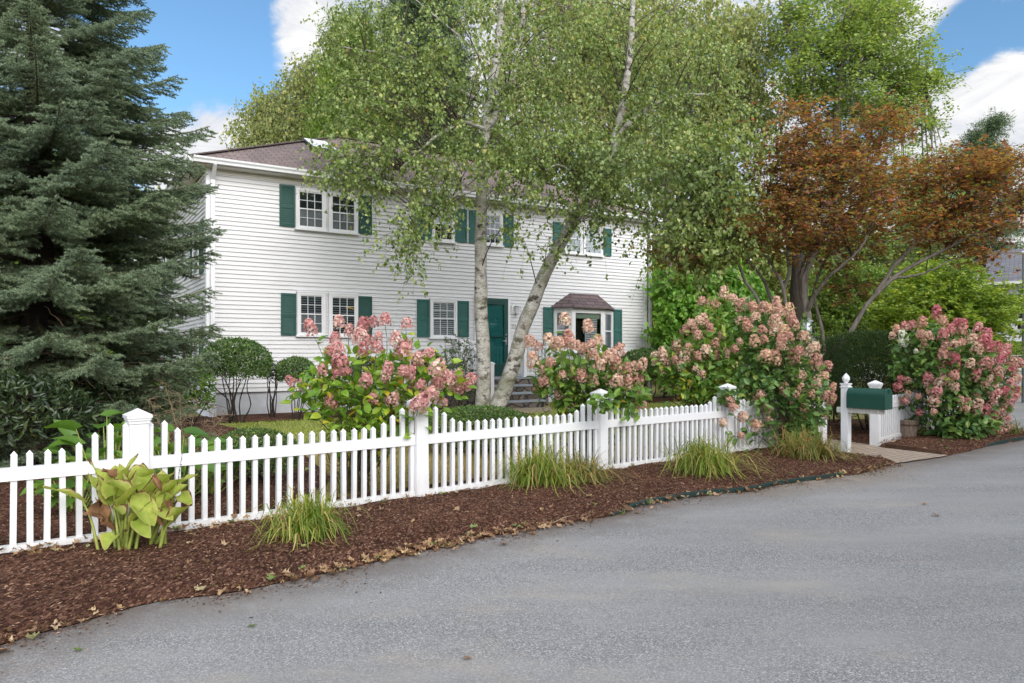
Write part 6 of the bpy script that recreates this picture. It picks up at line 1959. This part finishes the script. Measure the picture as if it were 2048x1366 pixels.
# (leaf base px,py, tip px,py, width m, roll, cup, depth offset base, tip, dead, foot px)
HL_ = [((225, 1008), (180, 940), .14, .3, .25, 0, .10, .1, 240, 'l'), ((236, 985), (268, 905), .19, -.5, .2, .02, .06, .3, 248, 'l'), ((228, 990), (232, 930), .15, .6, .3, -.05, -.02, 0, 236, 'l'), ((214, 996), (186, 915), .15, .9, .35, .03, .08, .75, 232, 'l'),
       ((167, 1003), (90, 966), .115, .5, .22, -.03, -.10, .2, 198, 'l'), ((250, 1005), (280, 960), .13, .2, .3, -.08, -.18, .1, 250, 'l'), ((300, 985), (345, 940), .17, -.6, .2, 0, .03, .45, 270, 'l'), ((330, 985), (392, 943), .15, -.3, .25, .02, .05, .25, 330, 'l'),
       ((345, 1040), (378, 1005), .12, -.6, .25, -.04, -.06, .25, 318, 'l'), ((275, 1005), (310, 1050), .15, .0, .25, -.1, -.16, .2, 262, 'l'), ((232, 1070), (207, 1098), .13, .1, .3, -.14, -.24, .0, 238, 'l'), ((280, 990), (287, 925), .15, .7, .3, 0, .04, .7, 262, 'l'),
       ((255, 985), (215, 960), .13, 1.0, .3, -.12, -.14, .55, 250, 'l'), ((318, 1010), (345, 1040), .10, .4, .3, -.05, -.1, .3, 305, 'l'), ((312, 1000), (350, 1000), .12, .9, .3, -.02, .02, .6, 300, 'l'), ((290, 1010), (262, 990), .13, -.8, .35, -.1, -.1, .5, 270, 'l'),
       ((245, 1030), (225, 1010), .10, 1.2, .4, -.1, -.1, .9, 244, 'l'), ((270, 960), (310, 935), .14, -1.0, .3, .02, .02, .35, 258, 'l'), ((360, 990), (385, 1010), .09, .5, .3, 0, 0, .8, 322, 'l'), ((285, 1020), (245, 1060), .09, .3, .3, -.1, -.12, .5, 262, 'l'),
       ((300, 1000), (270, 930), .16, -.3, .25, .06, .10, .2, 262, 'l'), ((225, 1000), (205, 935), .13, -.4, .25, .05, .09, .3, 236, 'l'), ((265, 1000), (242, 925), .15, .2, .25, .06, .1, .15, 250, 'l'), ((335, 1005), (372, 965), .14, .2, .25, -.02, -.05, .3, 320, 'l'), ((275, 1040), (300, 1075), .10, .4, .3, -.14, -.2, .1, 262, 'l'), ((320, 1000), (325, 940), .15, .5, .25, .05, .08, .35, 300, 'l')]
vs, fs, E, A, DD, stk = [], [], [], [], [], []
nb = 0
leaf_objs = []
for (bp_, tp_, w, roll, cup, d0, d1, dead, fx, _) in HL_:
    b_ = W(bp_[0], bp_[1], HD0 + d0)
    t_ = W(tp_[0], tp_[1], HD0 + d1)
    v, q_, e, a = hosta_leaf(b_, t_, w * 1.15, roll, cup, .10, wav=.035 + .05 * dead)
    me = np_mesh('leaf', v - hb, [q_], [M['hosta']], smooth=True)
    add_attr(me, 'edge', e)
    add_attr(me, 'across', a)
    add_attr(me, 'dead', [dead * .30] * len(e))
    link('leaf', me, hosta)
    ft = G(fx, 1098 + random.uniform(-10, 10), .03)
    mid = (ft + b_) / 2 + np.array((0, 0, .05))
    stk.append(resample([ft, mid, b_ + (t_ - b_) * .02], 10))
for x0, y0, x1, y1 in ((240, 1100, 252, 1010), (252, 1105, 262, 1030), (255, 1108, 285, 1010), (243, 1102, 275, 1000), (300, 1095, 345, 1010), (310, 1095, 350, 1040), (308, 1092, 330, 990), (238, 1095, 205, 1010), (246, 1100, 230, 1000)):
    a, b_ = G(x0, y0, .03), W(x1, y1, HD0 - .06)
    stk.append(resample([a, (a + b_) / 2 + np.array((0, 0, .04)), b_], 10))
P = np.array(stk)
v, f = tube_arrays(P, np.linspace(.012, .0065, 10)[None] * np.ones((len(P), 1)), 7)
link('stalks', np_mesh('stalks', v - hb, f, [M['hosta_stalk']], smooth=True), hosta)
# withered leaves and dry flower stalks
for px, py, dx, dy, w in ((200, 1000, -6, 50, .05), (215, 1012, 6, 50, .05), (335, 1000, 12, 26, .05), (325, 1020, -8, 30, .045), (272, 985, 16, 14, .04), (305, 955, 20, 26, .045), (225, 955, -18, -18, .05)):
    v, q_, e, a = hosta_leaf(W(px, py, HD0 - .06), W(px + dx, py + dy, HD0 - .07), w, rng.uniform(-1, 1), 1.1, .3, wav=.22)
    link('withered_leaf', np_mesh('withered_leaf', v - hb, [q_], [M['dead_hosta']], smooth=True), hosta)
sp_ = []
for x0, y0, x1, y1 in ((310, 1090, 365, 905), (215, 1080, 172, 970), (300, 1020, 372, 950), (262, 1080, 246, 950)):
    a, b_ = G(x0, y0, .03), W(x1, y1, HD0 - .1)
    sp_.append(resample([a, (a + b_) / 2 + rng.normal(0, .02, 3), b_], 14))
P = np.array(sp_)
v1, f1 = tube_arrays(P, np.linspace(.0035, .0016, 14)[None] * np.ones((len(P), 1)), 4)
p, d = along(P, 22, .55)
v2, f2 = leaf_arrays(p, unit(rdir(len(p)) + np.array((0, 0, -.3))), rdir(len(p)), .014, .007, 'quad')
v, f = merge([(v1, f1), (v2, f2)])
link('seed_stalk', np_mesh('seed_stalk', v - hb, f, [M['twig']]), hosta)

def hosta_clump(label, cx, cy, D, n, rad, h, L, mat, z0=0.0):
    c = np.array((*W(cx, cy, D)[:2], z0))
    root = empty('hosta', label, 'hosta', tuple(c), 0, 'green hostas behind the fence')
    parts, stk = [], []
    for i in range(n):
        a = rng.random() * 6.283
        rr_ = rad * math.sqrt(rng.random())
        hh = h * rng.uniform(.35, 1.0) * (1 - .35 * rr_ / rad)
        b_ = np.array((math.cos(a) * rr_, math.sin(a) * rr_, hh))
        d = unit(np.array((math.cos(a) + rng.normal(0, .4), math.sin(a) + rng.normal(0, .4), rng.uniform(-.1, .8))))
        ln = L * rng.uniform(.7, 1.2)
        v, q_, e, ac = hosta_leaf(b_, b_ + d * ln, ln * .62, rng.normal(0, .3), .2, .3, 7, 5)
        parts.append((v, [q_]))
        stk.append(resample([(b_[0] * .3, b_[1] * .3, 0), (b_[0] * .7, b_[1] * .7, hh * .6), b_], 6))
    v, f = merge(parts)
    link('leaves', np_mesh('leaves', v, f, [mat], smooth=True), root)
    P = np.array(stk)
    v, f = tube_arrays(P, np.linspace(.008, .005, 6)[None] * np.ones((len(P), 1)), 5)
    link('stalks', np_mesh('stalks', v, f, [M['hosta_stalk']], smooth=True), root)
    return root
hosta_clump('tall green hosta clump just behind the leftmost capped fence post', 215, 850, 7.2, 46, .40, .95, .24, M['hosta_back'])
hosta_clump('broad green hosta right of the leftmost capped fence post, behind the pickets', 345, 850, 7.0, 58, .50, .78, .22, M['hosta_back'])
hosta_clump('low green hosta left of the leftmost capped fence post, seen between the pickets', 150, 930, 6.6, 26, .35, .42, .20, M['hosta_back'])
hosta_clump('low green hosta behind the pickets, next to the dark boxwood', 420, 905, 7.4, 26, .36, .50, .20, M['hosta_back'])
hosta_clump('dark green hosta at the foot of the large pink hydrangea', 1912, 860, 11.9, 20, .32, .20, .17, M['hyd_leaf_dark'])
b = W(380, 860, 9.5)
b[2] = 0
tips = [W(x, y, 9.5 + random.uniform(-.3, .3)) for x, y in ((300, 800), (330, 770), (360, 790), (395, 800), (430, 815), (450, 830), (285, 830), (410, 845), (345, 830), (440, 860))]
loose_shrub('dry_plant', 'dry brown bare twigs of a withered plant in front of the corner of the house', b, tips, None, 0, 0, 0, M['dry_stalk'], .006, sub=5, subl=.20, cat='plant', hang=.3)
for (px, py, D, lab) in ((700, 960, 7.6, 'bare low stems of a dry bush behind the pickets under the left hydrangea'), (1165, 850, 9.3, 'bare grey twigs below the middle hydrangea behind the fence')):
    b = W(px, py, D)
    b[2] = 0
    tips = [b + np.array((random.uniform(-.5, .5), random.uniform(-.3, .3), random.uniform(.4, .75))) for _ in range(9)]
    loose_shrub('dry_plant', lab, b, tips, None, 0, 0, 0, M['twig'], .007, sub=4, subl=.22, cat='plant', hang=.2)

# ------------------------------------------------------------------ neighbouring buildings
NP = W(1988, 720, 33.0)
nb_ = empty('neighbour_house', 'white clapboard neighbouring house with a grey roof at the far right edge', 'house', (NP[0], NP[1], -.04), R(-36))
siding_wall('wall', 11.0, .35, 4.55).build('wall', M['siding'], nb_)
o = siding_wall('wall', 8.0, .35, 4.55).build('wall', M['siding'], nb_)
o.rotation_euler = (0, 0, R(-90))
o.location = (0, 8.0, 0)
MB().box(.02, 10.9, .02, 7.9, -.2, .36).build('foundation', M['foundation'], nb_)
MB().box(-.03, .12, -.04, .03, .3, 4.55).build('corner_board', M['trim'], nb_)
gz = 4.56
gm = MB().add([(-.4, -.45, gz), (11.4, -.45, gz), (11.4, 8.4, gz), (-.4, 8.4, gz), (-.4, 4, gz + 2.0), (11.4, 4, gz + 2.0)], [(0, 1, 5, 4), (2, 3, 4, 5), (0, 4, 3), (1, 2, 5), (3, 2, 1, 0)])
me = gm.mesh('roof', M['shingle_grey'])
uvl = me.uv_layers.new()
for p_ in me.polygons:
    for li in p_.loop_indices:
        v_ = me.vertices[me.loops[li].vertex_index].co
        uvl.data[li].uv = (v_.x, v_.y * 1.12)
link('roof', me, nb_)
MB().box(-.42, 11.42, -.56, -.452, gz - .06, gz + .06).build('gutter', M['gutter'], nb_)
for x in (.35, 3.2, 6.0):
    for zc in (1.35, 3.55):
        window(x, x + .85, zc - .62, zc + .62, up='dark_room', low='dark_room', parent=nb_, y=-.02)
GP_ = W(1590, 720, 38.0)
gar = empty('garage', 'low white outbuilding with a blue grey roof glimpsed behind the bronze maple stems', 'outbuilding', (GP_[0], GP_[1], -.04), R(8))
MB().box(0, 5, 0, 6, 0, 1.75).build('wall', M['trim'], gar)
gm = MB().add([(-.4, -.4, 1.76), (5.4, -.4, 1.76), (5.4, 6.4, 1.76), (-.4, 6.4, 1.76), (.9, 3, 3.2), (4.1, 3, 3.2)], [(0, 1, 5, 4), (1, 2, 5), (2, 3, 4, 5), (3, 0, 4), (3, 2, 1, 0)])
me = gm.mesh('roof', M['shingle_grey'])
uvl = me.uv_layers.new()
for p_ in me.polygons:
    for li in p_.loop_indices:
        v_ = me.vertices[me.loops[li].vertex_index].co
        uvl.data[li].uv = (v_.x, v_.y * 1.12)
link('roof', me, gar)
MB().box(1.2, 3.8, -.03, -.001, .1, 1.5).build('door', M['gutter'], gar)

# ------------------------------------------------------------------ chips, litter, grass
n = 44000
a = rng.random(n) ** 1.0
# denser where the bed is close to the camera
a = np.clip(a, 0, 1)
t = rng.random(n)
p = bed_point(.30 + .70 * a ** .9, t)
p[:, 2] += rng.uniform(0, .012, n)
d = unit(rng.normal(0, 1, (n, 3)) * np.array((1, 1, .22)))
s = rng.uniform(.5, 1.6, n)
v, f = leaf_arrays(p, d, unit(rng.normal(0, .5, (n, 3)) + np.array((0, 0, 1))), .022 * s, .0062 * rng.uniform(.5, 1.6, n), 'quad')
struct(link('mulch_chips', np_mesh('mulch_chips', v, f, [M['chips']])), 'stuff')
n = 9000
rb = np.array(right_bed)
q_ = rng.random((n * 3, 2)) * (rb.max(0) - rb.min(0)) + rb.min(0)
def inside(pts, poly):
    x, y = pts[:, 0], pts[:, 1]
    r = np.zeros(len(pts), bool)
    j = len(poly) - 1
    for i in range(len(poly)):
        xi, yi = poly[i][:2]
        xj, yj = poly[j][:2]
        r ^= ((yi > y) != (yj > y)) & (x < (xj - xi) * (y - yi) / (yj - yi + 1e-12) + xi)
        j = i
    return r
sb = np.array([x[:2] for x in spruce_bed])
q1 = q_[inside(q_, rb)][:5000]
q2 = rng.random((60000, 2)) * np.array((6.5, 8)) + np.array((-8, 4.5))
q2 = q2[inside(q2, sb)][:16000]
gb_ = np.array(gap_bed)
q3 = rng.random((14000, 2)) * (gb_.max(0) - gb_.min(0)) + gb_.min(0)
q3 = q3[inside(q3, gb_)][:5000]
p = np.concatenate([np.c_[q1, np.full(len(q1), .055)], np.c_[q2, np.full(len(q2), .010)], np.c_[q3, np.full(len(q3), .012)]])
n = len(p)
d = unit(rng.normal(0, 1, (n, 3)) * np.array((1, 1, .22)))
v, f = leaf_arrays(p, d, unit(rng.normal(0, .5, (n, 3)) + np.array((0, 0, 1))), .034 * rng.uniform(.5, 1.6, n), .010, 'quad')
struct(link('mulch_chips', np_mesh('mulch_chips', v, f, [M['chips']])), 'stuff')

# crumbs of mulch washed out over the edge of the asphalt
i = rng.uniform(near_edge(G(-250, 1350)[:2]), near_edge(G(1790, 930)[:2]), 5200)
ii_ = i.astype(int)
o_ = rng.exponential(.075, 5200) * (1 + np.sin(i * .9) * .5 + np.sin(i * .37) * .4) - .02
p = np.c_[e_road[ii_] * (1 - (i - ii_))[:, None] + e_road[ii_ + 1] * (i - ii_)[:, None] + out[ii_] * o_[:, None], rng.uniform(.002, .006, 5200)]
d = unit(rng.normal(0, 1, (5200, 3)) * np.array((1, 1, .08)))
s = rng.uniform(.3, 1.3, 5200)
v, f = leaf_arrays(p, d, unit(rng.normal(0, .25, (5200, 3)) + np.array((0, 0, 1))), .022 * s, .008 * s, 'quad')
struct(link('mulch_crumbs', np_mesh('mulch_crumbs', v, f, [M['chips']])), 'stuff')
# dry leaves gathered along the kerb line and against the fence foot
pp = []
i_a, i_b = near_edge(G(-250, 1350)[:2]), near_edge(G(1790, 930)[:2])
cl = rng.uniform(i_a, i_b, 46)
for _ in range(460):
    i = int(np.clip(rng.normal(cl[rng.integers(46)], 1.8), 1, 318))
    pp.append(np.r_[e_road[i] + out[i] * rng.normal(.0, .06), .012 + rng.random() * .02])
for _ in range(130):
    q2 = fpt(rng.uniform(-4.2, -1.6), rng.uniform(.05, .20)) + rng.normal(0, .05, 2)
    pp.append(np.r_[q2, .065 + rng.random() * .03])
for _ in range(60):
    q2 = fpt(rng.uniform(-1.6, 4.6), rng.uniform(.05, .20)) + rng.normal(0, .05, 2)
    pp.append(np.r_[q2, .065 + rng.random() * .02])
pb = bed_point(rng.uniform(.35, 1, 80), rng.uniform(.05, .8, 80))
pp += [np.r_[x[:2], x[2] + .018] for x in pb]
for _ in range(110):
    pp.append(np.r_[q2 * 0 + sb[0] * 0 + np.array((rng.uniform(-4.5, -1.6), rng.uniform(5.5, 10))), .02])
for _ in range(60):
    pp.append(np.r_[q1[rng.integers(len(q1))], .07])
pp = np.array(pp)
n = len(pp)
s = rng.uniform(.4, 1.1, n)
f_ = .062
v, f = leaf_arrays(pp, unit(rng.normal(0, 1, (n, 3)) * np.array((1, 1, .18))), unit(rng.normal(0, .38, (n, 3)) + np.array((0, 0, 1))), f_ * s, .95 * f_ * s, 'maple')
# curl the dry blades
v = v.reshape(n, 13, 3)
cen = v.mean(1, keepdims=True)
dist = np.linalg.norm((v - cen)[..., :2], axis=2)
v[..., 2] += dist ** 2 * rng.normal(9, 9, (n, 1)) + rng.normal(0, .007, (n, 13))
v[..., 2] = np.maximum(v[..., 2], .004)
struct(link('fallen_leaves', np_mesh('fallen_leaves', v.reshape(-1, 3), f, [M['dead_leaf']])), 'stuff')
# single leaves lying out on the asphalt
lpos = [(1180, 1035, .05, 'tan dry leaf on the asphalt near the middle of the kerb'), (1012, 1088, .05, 'small tan leaf on the asphalt below the widest grassy clump'), (163, 1301, .035, 'small green leaf fragment on the asphalt at lower left'), (497, 1252, .04, 'small green leaf fragment alone on the asphalt, right of the other green fragment'), (1880, 1033, .05, 'tan leaf alone on the asphalt at the right'), (942, 1318, .03, 'brown crumb of leaf on the asphalt at the bottom'), (1850, 1010, .04, 'small grey brown leaf on the asphalt below the brick path'), (5, 1300, .06, 'brown leaf at the lower left corner of the asphalt')]
for i, (x, y, sz, lab) in enumerate(lpos):
    c = G(x, y, .004)
    v, f = leaf_arrays(np.zeros((1, 3)), unit(rng.normal(0, 1, (1, 3)) * np.array((1, 1, 0))), np.array(((.1, .1, 1.0),)), sz * 1.3, sz * 1.2, 'maple')
    v[:, 2] += np.linalg.norm(v[:, :2], axis=1) ** 2 * 5 + .004
    o = link('fallen_leaf', np_mesh('fallen_leaf', v, f, [M['birch_leaf'] if 'green' in lab else M['dead_leaf']]))
    o.location = tuple(c)
    tag(o, lab, 'leaf', 'single leaves on the asphalt')
# fallen stick by the kerb
a, b_ = G(1105, 1046, .012), G(1150, 1030, .02)
tag(MB().tube([a, (a + b_) / 2 + np.array((0, 0, .012)), b_], [.004, .005, .003], 6).build('stick', M['dry_stalk'], smooth=True), 'pale bent stick at the edge of the asphalt below the widest grassy clump', 'stick')

# lawn blades where the lawn shows
def blades(name, pts, mat, h, w):
    n = len(pts)
    d = unit(rng.normal(0, .45, (n, 3)) + np.array((0, 0, 1)))
    v, f = leaf_arrays(np.c_[pts, np.full(n, -.04)], d, unit(rng.normal(size=(n, 3))), h * rng.uniform(.6, 1.4, n), w, 'blade')
    struct(link(name, np_mesh(name, v, f, [mat])), 'stuff')
def lawn_pts(n, x0, x1, y0, y1):
    q2 = rng.random((n, 2)) * np.array((x1 - x0, y1 - y0)) + np.array((x0, y0))
    hu = (q2 - HO[:2]) @ HD[:2]
    hn = (q2 - HO[:2]) @ HN[:2]
    fs_ = (q2 - P2) @ FN
    ok = ~inside(q2, sb) & (fs_ < -.46) & ~((hu > -.8) & (hu < HL + 1) & (hn < 2.0)) & ~inside(q2, path) & ~inside(q2, gap_bed)
    return q2[ok]
blades('grass', lawn_pts(90000, -6.5, 7, 11.5, 21), M['grass'], .06, .012)
blades('grass', lawn_pts(70000, -3, 4, 6.5, 11.5), M['grass_dry'], .05, .008)
q2 = rng.random((16000, 2)) * np.array((14, 10)) + np.array((8.5, 16))
blades('grass', q2[~inside(q2, [(8.7, 12.1), (11.6, 14.3), (13.5, 17.0), (19.5, 23.5), (17.5, 26.5), (13.4, 21.6), (10.3, 17.2), (9.25, 13.9)])], M['grass'], .08, .02)
